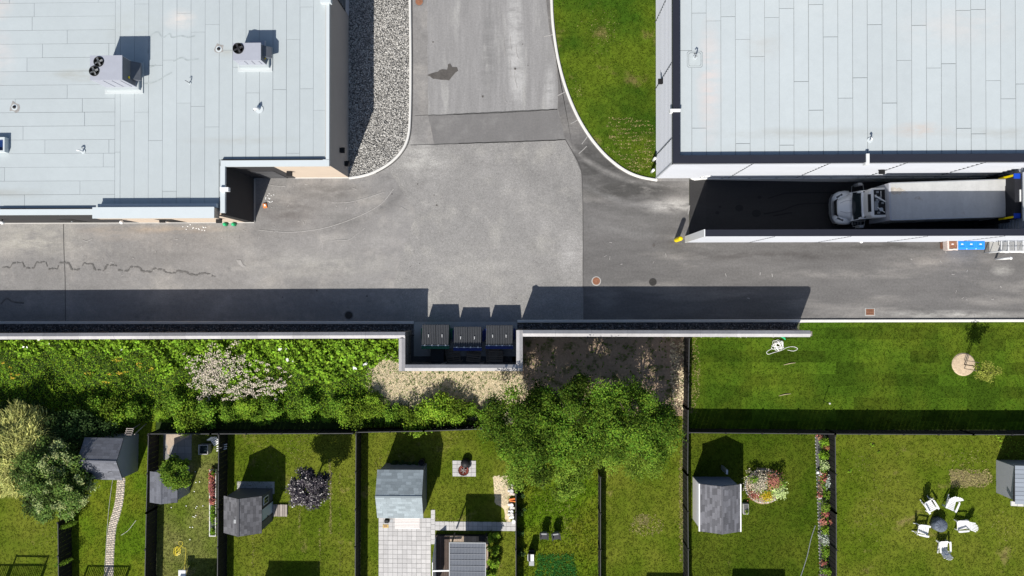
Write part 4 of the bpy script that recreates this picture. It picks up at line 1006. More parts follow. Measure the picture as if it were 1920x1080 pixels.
# white exit stair landing at the right edge
x0, y1 = P(1877,447,1.2); y0 = P(1877,471,1.2)[1]; x1 = x0+3.2
st = thing('metal_landing', 'white steel grating landing with handrails at the right edge', 'stairs', (x0,y0,0))
gm = MB(); k = x0
while k < x1: gm.box(k,y0,1.16,k+.018,y1,1.2); k += .085
k = y0
while k < y1: gm.box(x0,k,1.15,x1,k+.018,1.195); k += .11
gm.build('grating', GALV, st)
MB().box(x0,y0,.02,x1,y1,.05).build('landing_slab', CONC, st)
k = x0
while k < x1: MB().box(k,y0,1.1,k+.05,y1,1.21).build('crossbeam', WHITEM, st); k += .47
for yy in (y0-.04,):
    MB().tube([(x0-.35,yy,.05),(x0-.3,yy,1.95),(x0-.1,yy,2.0),(x1,yy,2.0)], .03, 8).build('handrail', WHITE, st, True)
    MB().tube([(x0-.1,yy,1.2),(x1,yy,1.2)], .05, 8).build('edge_beam', WHITE, st, True)
    MB().tube([(x0-.1,yy,1.6),(x1,yy,1.6)], .025, 8).build('handrail', WHITE, st, True)
    k = x0
    while k < x1: MB().cyl(k,yy,0,2.0,.025,n=8).build('post', WHITE, st); k += 1.1
MB().tube([(x0-.1,y1-.1,1.2),(x0-.25,y1-.1,1.3),(x0-.25,y1-.45,1.3),(x0-.05,y1-.45,1.2)], .02, 6).build('hook_rail', BLACK, st)
x, y = P(1866,486); t = tag(MB().tube([(x,y,0),(x,y,1.5)], .07, 12).lathe(x,y,[(.1,1.5),(.1,1.55),(.02,1.6)],12).build('bollard', WHITE, None, True), 'white steel bollard below the grating landing', 'bollard')
x, y = P(1616,452,.4); tag(MB().box(x-.05,y-.05,.0,x+.05,y+.08,.3).lathe(x,y-.02,[(.12,.3),(.12,.36),(.03,.42)],10).build('standpipe', WHITEM), 'little white standpipe at the foot of the screen wall', 'pipe')
# ------------------------------------------------------------ lawns
EXCL = [[(709,955),(817,955),(817,978),(968,978),(968,995),(817,995),(817,1022),(809,1022),(809,1100),(709,1100)],[(848,863),(893,863),(893,894),(848,894)],[(306,810),(361,810),(361,863),(306,863)],[(219,895),(237,895),(232,945),(225,975),(216,1010),(214,1100),(198,1100),(199,1030),(204,985),(216,935)],[(512,944),(541,944),(541,968),(512,968)],[(925,890),(960,890),(960,985),(925,950)],[(1770,657),(1840,657),(1840,708),(1770,708)][:0] or [(1782,683),(1790,665),(1806,659),(1822,665),(1829,683),(1822,701),(1806,707),(1790,701)],[(1781,881),(1852,884),(1856,905),(1848,914),(1783,913)],[(815,1000),(916,1000),(916,1100),(815,1100)],[(1528,816),(1550,816),(1553,1100),(1538,1100)]]
def grass(name, pl, m, seed, dens=70, size=(.05,.11), h=(.02,.07), z=.03, label=None, wf=.28, excl=False):
    rng = np.random.default_rng(seed); c = poly_sampler(pl, dens)(rng, 0)
    if excl:
        for ex in EXCL: c = c[~in_poly(c[:,0], c[:,1], poly(ex))]
    n = len(c)
    a = rng.uniform(0, 6.28, (n,3)); s = rng.uniform(size[0], size[1], (n,3)); hh = rng.uniform(h[0], h[1], (n,3))
    off = rng.normal(0, .03, (n,3,2))
    bx = c[:,None,0]+off[:,:,0]; by = c[:,None,1]+off[:,:,1]
    w = s*wf; ux, uy = np.cos(a), np.sin(a)
    v = np.stack([np.stack([bx-uy*w, by+ux*w, np.full_like(bx,z)],-1), np.stack([bx+uy*w, by-ux*w, np.full_like(bx,z)],-1), np.stack([bx+ux*s, by+uy*s, z+hh],-1)], 2).reshape(-1,3)
    f = np.arange(len(v)).reshape(-1,3)
    o = big_mesh(name, v, f, m, np.repeat(rng.uniform(0,1,n*3), 3))
    return stuff(o, label, 'grass')
def lawn(name, pts, mats, seed, z=.03, dens=70, label=None, **kw):
    pl = poly(pts)
    struct(MB().sheet(pl, z).build('lawn', mats[0]), name)
    return grass('grass', pl, mats[1], seed, dens, z=z, excl=True, label=label or 'short grass of the '+name, **kw)
G_MAIN = lawn_mats('front_lawn', (.038,.084,.006), (.088,.130,.010), (.17,.14,.05), .56, .66, amp=.22)
G_SOD = lawn_mats('sod', (.048,.094,.006), (.082,.118,.009), None, .62, brick=(1.9,.8,.30))
G_OLIVE = lawn_mats('olive_lawn', (.080,.120,.007), (.128,.150,.016), (.23,.19,.07), .57, .66)
G_DEEP = lawn_mats('deep_lawn', (.046,.082,.004), (.080,.105,.009), (.14,.13,.04), .58, .72)
G_LIME = lawn_mats('lime_lawn', (.080,.142,.006), (.13,.152,.012), None, .60)
G_DRY = lawn_mats('dry_lawn', (.095,.135,.014), (.155,.165,.045), (.25,.22,.1), .55, .64)
kr = [(x+3.5,y-2) for x,y in smooth_path(KERB_R)]
lawn('lawn between drive and warehouse', [(1036,-60)]+kr[1:-4]+[(1232,335),(1240,-60)], G_MAIN, 31)
lawn('sod lawn behind the dark board fence', [(1524,604),(2300,602.5),(2300,806),(1283,806),(1285,629),(1497,629),(1500,606)], G_SOD, 32, dens=60)
lawn('far left yard', [(-300,760),(108,760),(118,1400),(-300,1400)], G_OLIVE, 33, dens=45)
lawn('yard with the brick path', [(112,790),(292,790),(292,1400),(122,1400)], G_LIME, 34)
lawn('yard with the raised flower bed', [(294,806),(425,806),(425,1400),(294,1400)], G_DRY, 35)
lawn('yard with the purple tree', [(427,806),(675,806),(673,1400),(425,1400)], G_OLIVE, 36)
lawn('patio yard', [(677,800),(968,797),(968,1400),(675,1400)], G_OLIVE, 37)
lawn('yard with the dark chairs', [(970,790),(1121,790),(1121,1400),(970,1400)], G_LIME, 38, h=(.03,.13), size=(.06,.14))
lawn('narrow yard under the big tree', [(1123,780),(1279,780),(1281,1400),(1123,1400)], G_OLIVE, 39)
lawn('yard with the round flower bed', [(1284,808),(1549,808),(1549,1400),(1286,1400)], G_DEEP, 40)
lawn('yard with the white chairs', [(1552,808),(2300,808),(2300,1400),(1552,1400)], G_OLIVE, 41, dens=60)
# bare soil east of the enclosure, pale straw south of it, rough ground west
struct(MB().sheet(poly(jag([(960,632),(1282,632),(1280,800),(960,800)],1.5)), .012).build('bare_soil_patch', SOIL))
straw = [(697,686),(722,670),(748,674),(760,690),(975,690),(985,735),(960,752),(935,768),(900,778),(850,770),(790,765),(735,748),(702,732)]
struct(MB().sheet(poly(jag(straw,3)), .02).build('dry_straw_ground', SOILP))
STRAWB = mat('dry_stalk', (.66,.57,.39), .9, attr=.28)
LSTRAW = mat('dead_lawn_blade', (.25,.22,.09), .95, attr=.4)
GREENB = mat('weed_leaf', (.11,.20,.025), .7, attr=.45, transl=.3)
stuff(grass('dry_grass', poly(straw), STRAWB, 51, 260, (.08,.22), (.01,.07), .02, wf=.07), 'pale dry stalks on bare ground south of the dumpster bay', 'dry grass')
stuff(grass('dry_grass', poly([(690,680),(722,662),(752,672),(755,700),(985,700),(995,745),(960,775),(900,790),(790,775),(690,745)]), STRAWB, 151, 90, (.08,.24), (.03,.14), .02, wf=.08), 'thin pale stalks fringing the dry ground south of the dumpster bay', 'dry grass')
stuff(grass('weeds', poly(straw), GREENB, 52, 26, (.06,.16), (.04,.16), .02), 'scattered green weeds in the pale dry grass', 'weeds')
stuff(grass('weeds', poly([(985,640),(1280,640),(1280,760),(985,760)]), GREENB, 53, 6, (.06,.16), (.04,.16), .02), 'sparse weeds on the bare soil under the big tree', 'weeds')
stuff(grass('dry_grass', poly([(1255,640),(1282,640),(1282,770),(1262,760)]), STRAWB, 54, 60, (.07,.2), (.03,.16), .02), 'pale tufts along the fence beside the bare soil', 'dry grass')
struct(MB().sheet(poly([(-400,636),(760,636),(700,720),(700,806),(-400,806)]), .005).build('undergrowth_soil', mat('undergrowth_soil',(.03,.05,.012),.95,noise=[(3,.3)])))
# worn spots
def spot(pts, m, z=.034, name='bare_spot', amp=2): return struct(MB().sheet(poly(jag(pts,amp,6)), z).build(name, m))
spot([(926,892),(952,892),(958,898),(957,945),(958,985),(950,985),(945,955),(930,945),(926,920)], SOILP, .031)
stuff(grass('dry_grass', poly([(926,892),(955,892),(957,950),(930,945)]), STRAWB, 55, 140, (.05,.12), (.01,.05), .033), 'pale worn grass beside the row of white jars', 'dry grass')
bare = poly([(1779,880),(1850,881),(1862,896),(1850,914),(1782,915)])
struct(MB().sheet(poly(jag([(1782,882),(1812,884),(1850,892),(1852,904),(1820,912),(1784,910)],3)), .033).build('bare_spot', mat('dead_grass',(.20,.16,.08),.95,noise=[(3,.3),(12,.3)])))
stuff(grass('dry_grass', bare, LSTRAW, 56, 120, (.05,.15), (.02,.09), .033), 'dead pale tufts in the rectangular bare bed near the white chairs', 'dry grass')
for i, (x, y, rx, ry, d) in enumerate(((1205,975,13,11,150),(1210,985,34,24,50),(1300,760,10,30,20),(1300,700,12,80,45),(1276,950,3,120,160))):
    pl = poly([(x+rx*math.cos(k*.524)*random.uniform(.8,1.1), y+ry*math.sin(k*.524)*random.uniform(.8,1.1)) for k in range(12)])
    stuff(grass('dry_grass', pl, LSTRAW, 57+i, d, (.05,.11), (.02,.07), .034), ['pale worn centre of the narrow yard','thin dry halo in the narrow yard','few dry blades at the lower left of the sod lawn','dry strip beside the dark board fence','pale dead edge along the board fence of the narrow yard'][i], 'dry grass')
pl = poly([(1010,1040),(1075,1038),(1085,1100),(1000,1100)])
stuff(grass('grass', pl, mat('fresh_grass',(.05,.19,.035),.7,attr=.4,transl=.3), 63, 160, (.06,.16), (.05,.14), .034), 'patch of fresh lush grass near the dark chairs', 'grass')
def thin_line(pts, w, m, z=.05, name='line', lab=None, cat=None):
    b = MB().tube([(*P(x,y),z) for x,y in smooth_path(pts)], w, 5); return b.build(name, m)
tag(thin_line([(1528,985),(1520,1010),(1512,1045),(1499,1085)], .022, GALV, .06, 'garden_cable'), 'thin grey cable lying across the lawn towards the flower border', 'cable')
tag(thin_line([(212,900),(206,945),(202,990),(196,1085)], .012, CONC_W, .06, 'garden_cable'), 'thin pale cord running beside the brick path', 'cord')
tag(thin_line([(228,1003),(240,995),(250,983),(256,975)], .012, CONC_W, .06, 'garden_cable'), 'short pale cord lying right of the brick path', 'cord')

# ------------------------------------------------------------ board fences
FH = 1.4
_fp = {}
def fence(pts, label, h=FH, m=FENCE, cap=FENCET, side=1):
    """pts: base line in photo pixels"""
    W_ = [Vector(P(*p)) for p in pts]
    t = thing('board_fence', label, 'fence', (W_[0].x,W_[0].y,0))
    for a, b_ in zip(W_, W_[1:]):
        d = (b_-a); L_ = d.length; d.normalize(); k = max(1, round(L_/2.4)); st = L_/k; n = Vector((-d.y,d.x))
        for i in range(k):
            A = a+d*(st*i+.06); Bv = a+d*(st*(i+1)-.06)
            mb = MB(); nb = 14; w = (Bv-A).length/nb
            for q in range(nb):
                c = A+d*(w*(q+.5)); jit = .012 if q%2 else 0
                mb.obox((c.x+n.x*jit,c.y+n.y*jit,h/2-.01), (d*(w-.008)).to_3d(), (n*.022).to_3d(), (0,0,h-.06))
            mb.build('fence_panel', m, t)
            c = (A+Bv)/2; MB().obox((c.x,c.y,h-.02), (Bv-A).to_3d(), (n*.045).to_3d(), (0,0,.035)).build('top_rail', cap, t)
        for i in range(k+1):
            c = a+d*(st*i); MB().box(c.x-.055,c.y-.055,0,c.x+.055,c.y+.055,h+.05).build('fence_post', m, t)
    return t
fence([(134,968),(136,1150)], 'short dark fence at the far left, below the blue-green tree')
fence([(299,808),(295,950),(291,1150)], 'dark board fence between the brick-path yard and the raised-bed yard')
fence([(300,806),(412,806),(671,805)], 'dark rear fence behind the raised-bed yard and the purple-tree yard')
fence([(427,808),(424,1150)], 'dark board fence left of the purple-tree yard')
fence([(677,807),(675,1150)], 'dark board fence between the purple-tree yard and the patio yard')
fence([(678,803),(800,801),(935,796)], 'low dark fence along the back of the patio yard')
fence([(968,885),(968,1150)], 'dark fence along the right side of the patio yard')
fence([(1122,885),(1122,1150)], 'dark fence dividing the narrow yards under the big tree')
fence([(1283,632),(1281,760),(1280,880),(1282,1150)], 'tall dark fence from the screen wall down the narrow yard', 1.5)
fence([(1284,803.5),(1549,806),(1800,807),(2300,807)], 'dark rear fence below the sod lawn')
fence([(1549,809),(1551,950),(1551,1150)], 'dark board fence left of the white-chair yard')
fence([(2060,808),(2060,1150)], 'dark fence right of the white-chair yard')

# ------------------------------------------------------------ foliage
def leaf_mesh(name, c, size, m, seed, parent=None, up=.6, aspect=.62, rnd=None, rnd2=None, radial=None):
    """one folded four-point leaf per centre"""
    rng = np.random.default_rng(seed); n = len(c)
    nrm = rng.normal(0,1,(n,3)); nrm[:,2] = np.abs(nrm[:,2])+up*2.2; nrm /= np.linalg.norm(nrm,axis=1)[:,None]
    d = rng.normal(0,1,(n,3))
    if radial is not None: d = d*.45+radial
    d -= (d*nrm).sum(1)[:,None]*nrm; d /= np.linalg.norm(d,axis=1)[:,None]+1e-9
    s = np.cross(nrm,d); L_ = (size[0]+(size[1]-size[0])*rng.random(n))[:,None]
    v = np.stack([c-d*L_*.5, c+s*L_*aspect*.5-nrm*L_*.06, c+d*L_*.5-nrm*L_*.05, c-s*L_*aspect*.5-nrm*L_*.06], 1).reshape(-1,3)
    f = np.arange(4*n).reshape(-1,4)
    r1 = rng.random(n) if rnd is None else np.clip(rnd+rng.normal(0,.13,n),0,1)
    r2 = rng.random(n) if rnd2 is None else rnd2
    return big_mesh(name, v, f, m, np.repeat(r1,4), np.repeat(r2,4), parent)
def crown_points(rng, center, radii, nclump, per, cr, shell=.45, flat=.75, rough=.3):
    cs = []; rs = []; cl = []
    for k in range(nclump):
        th = rng.uniform(0,6.28); u = rng.uniform(-.25,1); rr_ = (shell+(1-shell)*rng.random()**.6)*(1+rng.normal(0,rough*.35))
        s = math.sqrt(max(0,1-u*u))
        p = np.array([radii[0]*rr_*s*math.cos(th), radii[1]*rr_*s*math.sin(th), radii[2]*rr_*u])+np.array(center)
        r = cr*rng.uniform(.6,1.3); nn = int(per*(r/cr)**2)
        q = rng.normal(0,1,(nn,3)); q /= np.linalg.norm(q,axis=1)[:,None]; q *= (rng.random(nn)**.5*(1+.45*np.abs(rng.normal(0,.6,nn))))[:,None]*r; q[:,2] *= flat
        cs.append(p+q); rs.append(np.full(nn, rng.uniform(.12,.85))+ q[:,2]/r*.12); cl.append(np.repeat(p[None],nn,0))
    return np.concatenate(cs), np.concatenate(rs), np.concatenate(cl)
def limbs(par, base, top, spread, n, m, seed, r0=.12):
    r = random.Random(seed); b = Vector(base); tp = Vector(top)
    mid = b.lerp(tp,.55)+Vector((r.uniform(-.1,.1),r.uniform(-.1,.1),0))
    MB().tube([b, b.lerp(mid,.5)+Vector((.03,.02,0)), mid, tp], [r0*1.25,r0,r0*.75,r0*.2], 8).build('trunk', m, par, True)
    for k in range(n):
        a = 6.28*k/n+r.uniform(-.4,.4); s = b.lerp(tp, r.uniform(.35,.75)); e = Vector((tp.x+spread[0]*math.cos(a)*.75, tp.y+spread[1]*math.sin(a)*.75, s.z+(tp.z-b.z)*r.uniform(.15,.45)))
        mm_ = s.lerp(e,.5)+Vector((0,0,.12))
        MB().tube([s,mm_,e],[r0*.5,r0*.32,r0*.1],6).build('limb', m, par, True)
def tree(name, label, cat, px, py, zc, radii, nclump, per, cr, leaf, m, seed, group=None, aspect=.62, radial=False, shell=.45, trunkpx=None, up=.6, flat=.75, r0=.12, nl=6):
    rng = np.random.default_rng(seed); cx, cy = P(px,py,zc); bx, by = (cx,cy) if trunkpx is None else P(*trunkpx)
    t = thing(name, label, cat, (bx,by,0), group)
    limbs(t, (bx,by,0), (cx,cy,zc+radii[2]*.5), radii, nl, BARK, seed, r0)
    c, r1, cl = crown_points(rng, (cx,cy,zc), radii, nclump, per, cr, shell, flat)
    rad = None
    if radial: rad = cl-np.array([cx,cy,zc-radii[2]]); rad /= np.linalg.norm(rad,axis=1)[:,None]; rad = rad*1.3
    leaf_mesh('crown', c, leaf, m, seed+1, t, up=up, aspect=aspect, rnd=r1, radial=rad)
    return t
L_MAPLE = mat('broad_leaf_green', (.105,.185,.018), .6, attr=.95, hue=.025, transl=.35)
L_MAPLE2 = mat('broad_leaf_lime', (.155,.24,.028), .6, attr=.6, hue=.02, transl=.28)
L_WILLOW = mat('willow_leaf', (.44,.45,.15), .6, attr=.4, hue=.015, transl=.25)
L_SPRUCE = mat('dark_green_foliage', (.085,.14,.028), .55, attr=.9, hue=.02, transl=.1)
L_SPRUCE_T = mat('silver_green_tips', (.34,.40,.16), .6, attr=.4, hue=.03, transl=.15)
L_PLUM = mat('plum_leaf', (.048,.038,.045), .4, attr=.8, hue=.02, transl=.08, spec=.6)
L_SMALL = mat('small_tree_leaf', (.12,.20,.02), .6, attr=.5, hue=.02, transl=.25)
L_HEDGE = mat('cedar_leaf', (.10,.17,.015), .75, attr=.5, transl=.15)
tree('broadleaf_tree','big leafy green tree, left part of the large crown behind the dark-chair yard','tree',1000,805,3.9,(2.6,2.5,1.8),80,400,.56,(.07,.17),L_MAPLE,101,trunkpx=(1040,800),r0=.16)
tree('broadleaf_tree','tall dark green tree in the middle of the large crown','tree',1085,782,4.0,(2.5,2.4,1.8),74,400,.56,(.07,.17),L_MAPLE,102,trunkpx=(1075,790),r0=.16)
tree('broadleaf_tree','right-hand green tree of the large crown beside the dark fence','tree',1182,794,3.7,(2.7,2.3,1.7),78,390,.56,(.07,.16),L_MAPLE,103,trunkpx=(1180,795),r0=.15)
tree('broadleaf_tree','light green lower tree at the front of the large crown','tree',1030,872,2.9,(3.0,2.0,1.1),56,300,.46,(.06,.16),L_MAPLE2,104,trunkpx=(1040,850),r0=.1)
tree('broadleaf_tree','light green low tree overhanging the narrow yard','tree',1180,840,2.4,(2.8,1.7,.8),56,230,.5,(.06,.14),L_MAPLE2,105,trunkpx=(1190,830),r0=.1)
tree('willow_tree','pale yellow-green feathery tree at the left edge','tree',40,848,1.5,(2.9,2.9,1.0),150,280,.55,(.28,.6),L_WILLOW,106,aspect=.13,radial=True,trunkpx=(70,830),up=.3)
sp = tree('variegated_tree','dark blue-green tree with silvery tips in front of the pale tree','tree',102,900,2.4,(2.3,2.5,1.5),95,360,.48,(.09,.2),L_SPRUCE,107,aspect=.5,trunkpx=(120,885))
rng = np.random.default_rng(5); cc = P(105,905,3.0)
c, r1, cl = crown_points(rng,(cc[0],cc[1],2.7),(2.05,2.2,1.5),45,75,.28,.85)
leaf_mesh('tip_foliage', c, (.08,.16), L_SPRUCE_T, 6, sp, rnd=r1)
tree('small_tree','round bright green little tree leaning over the small dark shed','tree',333,886,2.5,(.95,.95,.8),60,170,.27,(.08,.16),L_SMALL,108,trunkpx=(345,885),r0=.06,nl=4)
tree('plum_tree','dark purple-leaved tree on the olive lawn','tree',580,913,2.3,(1.25,1.2,.85),75,170,.3,(.08,.16),L_PLUM,109,trunkpx=(590,905),r0=.07,nl=5)
# shaded understorey left of the grey shed
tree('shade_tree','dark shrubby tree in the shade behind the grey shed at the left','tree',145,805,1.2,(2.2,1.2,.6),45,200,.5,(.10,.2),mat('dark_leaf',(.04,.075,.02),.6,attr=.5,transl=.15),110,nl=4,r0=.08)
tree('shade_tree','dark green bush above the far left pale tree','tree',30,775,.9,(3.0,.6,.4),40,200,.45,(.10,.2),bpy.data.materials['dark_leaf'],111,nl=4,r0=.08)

# undergrowth behind the screen wall
rng = np.random.default_rng(70)
area = poly([(-60,637),(756,636),(756,680),(722,672),(700,690),(698,725),(735,752),(720,790),(560,790),(300,790),(110,790),(-60,780)])
pts = poly_sampler(area, 330)(rng, 0)
def nfun(x, y, s, ph): return np.sin(x*s+ph)*np.cos(y*s*1.3+ph*2)+.6*np.sin(x*s*2.3+y*s*1.7+ph)+.4*np.sin(x*s*4.1-y*s*3.7)
hgt = .25+.16*nfun(pts[:,0],pts[:,1],1.2,1)+.10*nfun(pts[:,0],pts[:,1],3.7,2)+rng.normal(0,.06,len(pts))
c3 = np.column_stack([pts, np.clip(hgt,.03,1.1)])
X0, Y0 = P(300,0)[0], P(0,690)[1]
big = ((pts[:,0] > X0) & (pts[:,1] > P(0,700)[1]+.6*np.sin(pts[:,0]))) | (pts[:,1] > P(0,662)[1]+.3*np.sin(pts[:,0]*2))
L_BIG = mat('large_weed_leaf', (.20,.345,.028), .55, attr=.85, hue=.012, transl=.4)
L_MIX = mat('mixed_weed_leaf', (.20,.34,.026), .6, attr=.7, hue=.03, transl=.4)
sel = big & (rng.random(len(pts)) < .55)
stuff(leaf_mesh('large_leaf_weeds', c3[sel]+[0,0,.05], (.10,.27), L_BIG, 71, up=.8, aspect=.85), 'mass of large round bright green leaves along the screen wall', 'ground cover')
sel = ~big
stuff(leaf_mesh('mixed_weeds', c3[sel], (.05,.16), L_MIX, 72, aspect=.4), 'tangle of fine green weeds behind the screen wall', 'ground cover')
stuff(leaf_mesh('mixed_weeds', c3[~sel & (rng.random(len(pts)) < .3)]-[0,0,.08], (.06,.16), L_MIX, 73, aspect=.5), 'fine weeds growing under the large leaves', 'ground cover')
def blobs(centers, n, seed, zlo, zhi):
    rng = np.random.default_rng(seed); out = []
    for (x, y, rx, ry, k) in centers:
        m_ = int(n*k); hub = rng.normal(0,.62,(max(2,m_//12),2)); q = hub[rng.integers(0,len(hub),m_)]+rng.normal(0,.075,(m_,2)); cx, cy = P(x,y)
        out.append(np.column_stack([cx+q[:,0]*rx/27, cy+q[:,1]*ry/27, rng.uniform(zlo,zhi,len(q))]))
    return np.concatenate(out)
FL_PALE = mat('pale_blossom', (.56,.49,.40), .8, attr=.2); FL_YEL = mat('yellow_orange_bloom', (.50,.36,.04), .7, attr=.3); FL_WHT = mat('white_bloom', (.75,.75,.72), .7)
FL_RED = mat('red_bloom', (.30,.105,.075), .7, attr=.6, hue=.03); FL_PINK = mat('pink_bloom', (.40,.16,.12), .7, attr=.4, hue=.03)
stuff(leaf_mesh('pale_blossoms', blobs([(415,695,38,38,1),(398,708,22,40,.5),(440,690,30,26,.5),(490,722,38,14,.5),(460,735,28,14,.3),(380,700,14,26,.2),(530,718,16,18,.15),(360,680,14,14,.06),(500,690,30,16,.1)],1300,74,.38,.75), (.05,.11), FL_PALE, 75, up=.9, aspect=.8), 'pale cream blossom clusters among the weeds', 'flowers')
stuff(leaf_mesh('orange_blooms', blobs([(20,690,14,10,.6),(30,697,20,8,.6),(225,690,60,22,1),(280,690,14,16,.5),(240,700,30,14,.4)],75,76,.35,.6), (.06,.12), FL_YEL, 77, up=.9), 'scattered yellow-orange blooms among the weeds', 'flowers')
stuff(leaf_mesh('white_litter_blooms', blobs([(570,660,100,22,1),(680,690,14,16,1.2),(60,640,60,12,.4),(200,650,200,10,.2)],16,78,.4,.6), (.12,.25), FL_WHT, 79, up=1.2), 'small white blooms near the screen wall', 'flowers')
# shrubs along the rear fence: four source shrubs, copied
L_SH = [mat('shrub_leaf', (.21,.33,.03), .6, attr=.8, hue=.02, transl=.4), mat('shrub_leaf_dark', (.15,.26,.025), .6, attr=.8, hue=.02, transl=.35)]
def shrub(label, x, y, r, h, m, seed, n=16, per=110, leaf=(.08,.18), cat='shrub', name='shrub', group=None):
    rng = np.random.default_rng(seed); t = thing(name, label, cat, (0,0,0), group)
    for k in range(5):
        a = k*1.26; MB().tube([(0,0,0),(r*.25*math.cos(a),r*.25*math.sin(a),h*.4),(r*.6*math.cos(a),r*.6*math.sin(a),h*.75)],[.025,.018,.008],5).build('stem', BARK, t)
    c, r1, _ = crown_points(rng,(0,0,h*.55),(r,r,h*.45),n,per,r*.42,.4)
    c[:,2] = np.maximum(c[:,2],.03)
    leaf_mesh('foliage', c, leaf, m, seed+1, t, rnd=r1)
    t.location = (x,y,0); return t
SG = 'shrubs along the rear fence'
src = []
rs = random.Random(12)
xsn = [(140,788),(182,772),(222,782),(262,768),(300,776),(330,764),(362,784),(395,768),(425,786),(455,764),(487,782),(518,768),(549,786),(580,766),(611,784),(640,764),(668,780),(698,765),(728,780),(758,770),(788,782),(820,770),(850,781),(880,775),(908,782)]
for i, (px, py) in enumerate(xsn):
    x, y = P(px+rs.uniform(-8,8),py+rs.uniform(-9,7),.6); lab = ORD[i]+' leafy shrub from the left in the row behind the rear fences'
    if i < 4: s_ = shrub(lab, x, y, [.85,.75,.95,.7][i], [1.15,1.0,1.25,.95][i], L_SH[i%2], 120+i*3, n=22, per=130, group=SG); src.append(s_)
    else: copy_tree(src[rs.randrange(4)], lab, (x,y,0), rs.uniform(0,6.28), SG, rs.uniform(.5,1.1))
# trimmed cedars
cy_ = None
n = 24
for i in range(n):
    px = 684+i*(925-684)/(n-1); py = 797.5-i*4.0/(n-1); x, y = P(px,py,.5)
    lab = ORD[i]+' little cedar from the left in the hedge behind the patio yard'
    if cy_ is None:
        rng = np.random.default_rng(200); cy_ = thing('cedar', lab, 'cedar', (x,y,0), 'cedar hedge behind the patio yard')
        MB().cyl(x,y,0,.4,.02,n=6).build('stem', BARK, cy_)
        k = 700; z = rng.random(k)**.8; a = rng.uniform(0,6.28,k); rr_ = .21*(1-z*.85)*rng.uniform(.6,1,k)
        leaf_mesh('foliage', np.column_stack([x+rr_*np.cos(a), y+rr_*np.sin(a), .05+z*.8]), (.05,.11), L_HEDGE, 201, cy_, up=.2, aspect=.4)
    else: copy_tree(cy_, lab, (x,y,0), rs.uniform(0,6.28), None, rs.uniform(.85,1.15))
struct(ribbon([(692,805.5),(800,803.5),(925,798)], .14, .02, .12, 'stone_edging', WHITE))
# tiny far-left cedars leaning over the fence
for i, (px, py, lab) in enumerate(((127,985,'upper cedar bush draped over the far left fence'),(118,1055,'lower cedar bush draped over the far left fence'))):
    x, y = P(px,py,1.0); t = thing('cedar', lab, 'cedar', (x,y,0), 'cedars by the far left fence')
    MB().cyl(x,y,0,.9,.03,n=6).build('stem', BARK, t); rng = np.random.default_rng(210+i); k = 900
    q = rng.normal(0,1,(k,3)); q /= np.linalg.norm(q,axis=1)[:,None]; q *= (rng.random(k)**.4)[:,None]
    qq = np.column_stack([x+q[:,0]*.62, y+q[:,1]*.2+q[:,0]*.18, .95+q[:,2]*.55]); leaf_mesh('foliage', qq, (.05,.12), L_HEDGE, 215+i, t, up=.3, aspect=.4)
# ivy and bushes on the patio yard's right
for i, (px, py, r, h) in enumerate(((925,1005,.35,.8),(924,1030,.4,.9),(926,1055,.38,.85),(923,1078,.4,.9))):
    x, y = P(px,py,.5); shrub(['top','second','third','bottom'][i]+' bush in the column right of the ribbed gazebo roof', x, y, r, h, L_SH[0], 230+i*4, 12, 90, (.06,.14), group='bushes right of the gazebo')
for i, (px, py) in enumerate(((976,925),(977,960),(974,1000),(977,1035))):
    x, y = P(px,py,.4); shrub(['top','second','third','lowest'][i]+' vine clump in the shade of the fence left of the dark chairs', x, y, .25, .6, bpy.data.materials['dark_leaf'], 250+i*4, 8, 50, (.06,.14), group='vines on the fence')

# ------------------------------------------------------------ young tree in its mulch ring
x, y = P(1806,683); t = struct(MB().lathe(x,y,[(.79,.03),(.72,.09),(.3,.12),(.05,.12)],26).build('mulch_ring', MULCH))
yt = thing('young_tree', 'thin staked young tree with sparse yellow-green leaves beside the mulch ring', 'tree', (x,y,.1))
tx, ty = P(1849,697,2.3)
MB().tube([(x,y,.1),(x+.01,y,1.6),(tx-.05,ty,2.2),(tx,ty,2.9)],[.035,.03,.02,.008],6).build('trunk', BARK, yt, True)
rng = np.random.default_rng(300); c, r1, _ = crown_points(rng,(tx,ty,2.3),(.75,.62,.5),34,42,.2,.2); leaf_mesh('crown', c, (.06,.13), mat('sparse_yellow_leaf',(.30,.33,.06),.6,attr=.4,transl=.3), 301, yt, rnd=r1)
for k in range(5): a = k*1.3; MB().tube([(tx,ty,1.9),(tx+.5*math.cos(a),ty+.4*math.sin(a),2.6)],[.012,.004],4).build('limb', BARK, yt)
for k, (ox, oy) in enumerate(((.0,.28),(.0,-.28))): MB().cyl(x+ox,y+oy,.08,1.7,.025,n=6).build('stake', WOOD, yt)
MB().bar((x,y-.28,1.5),(x,y+.28,1.5),.02).build('tie', BLACK, yt)

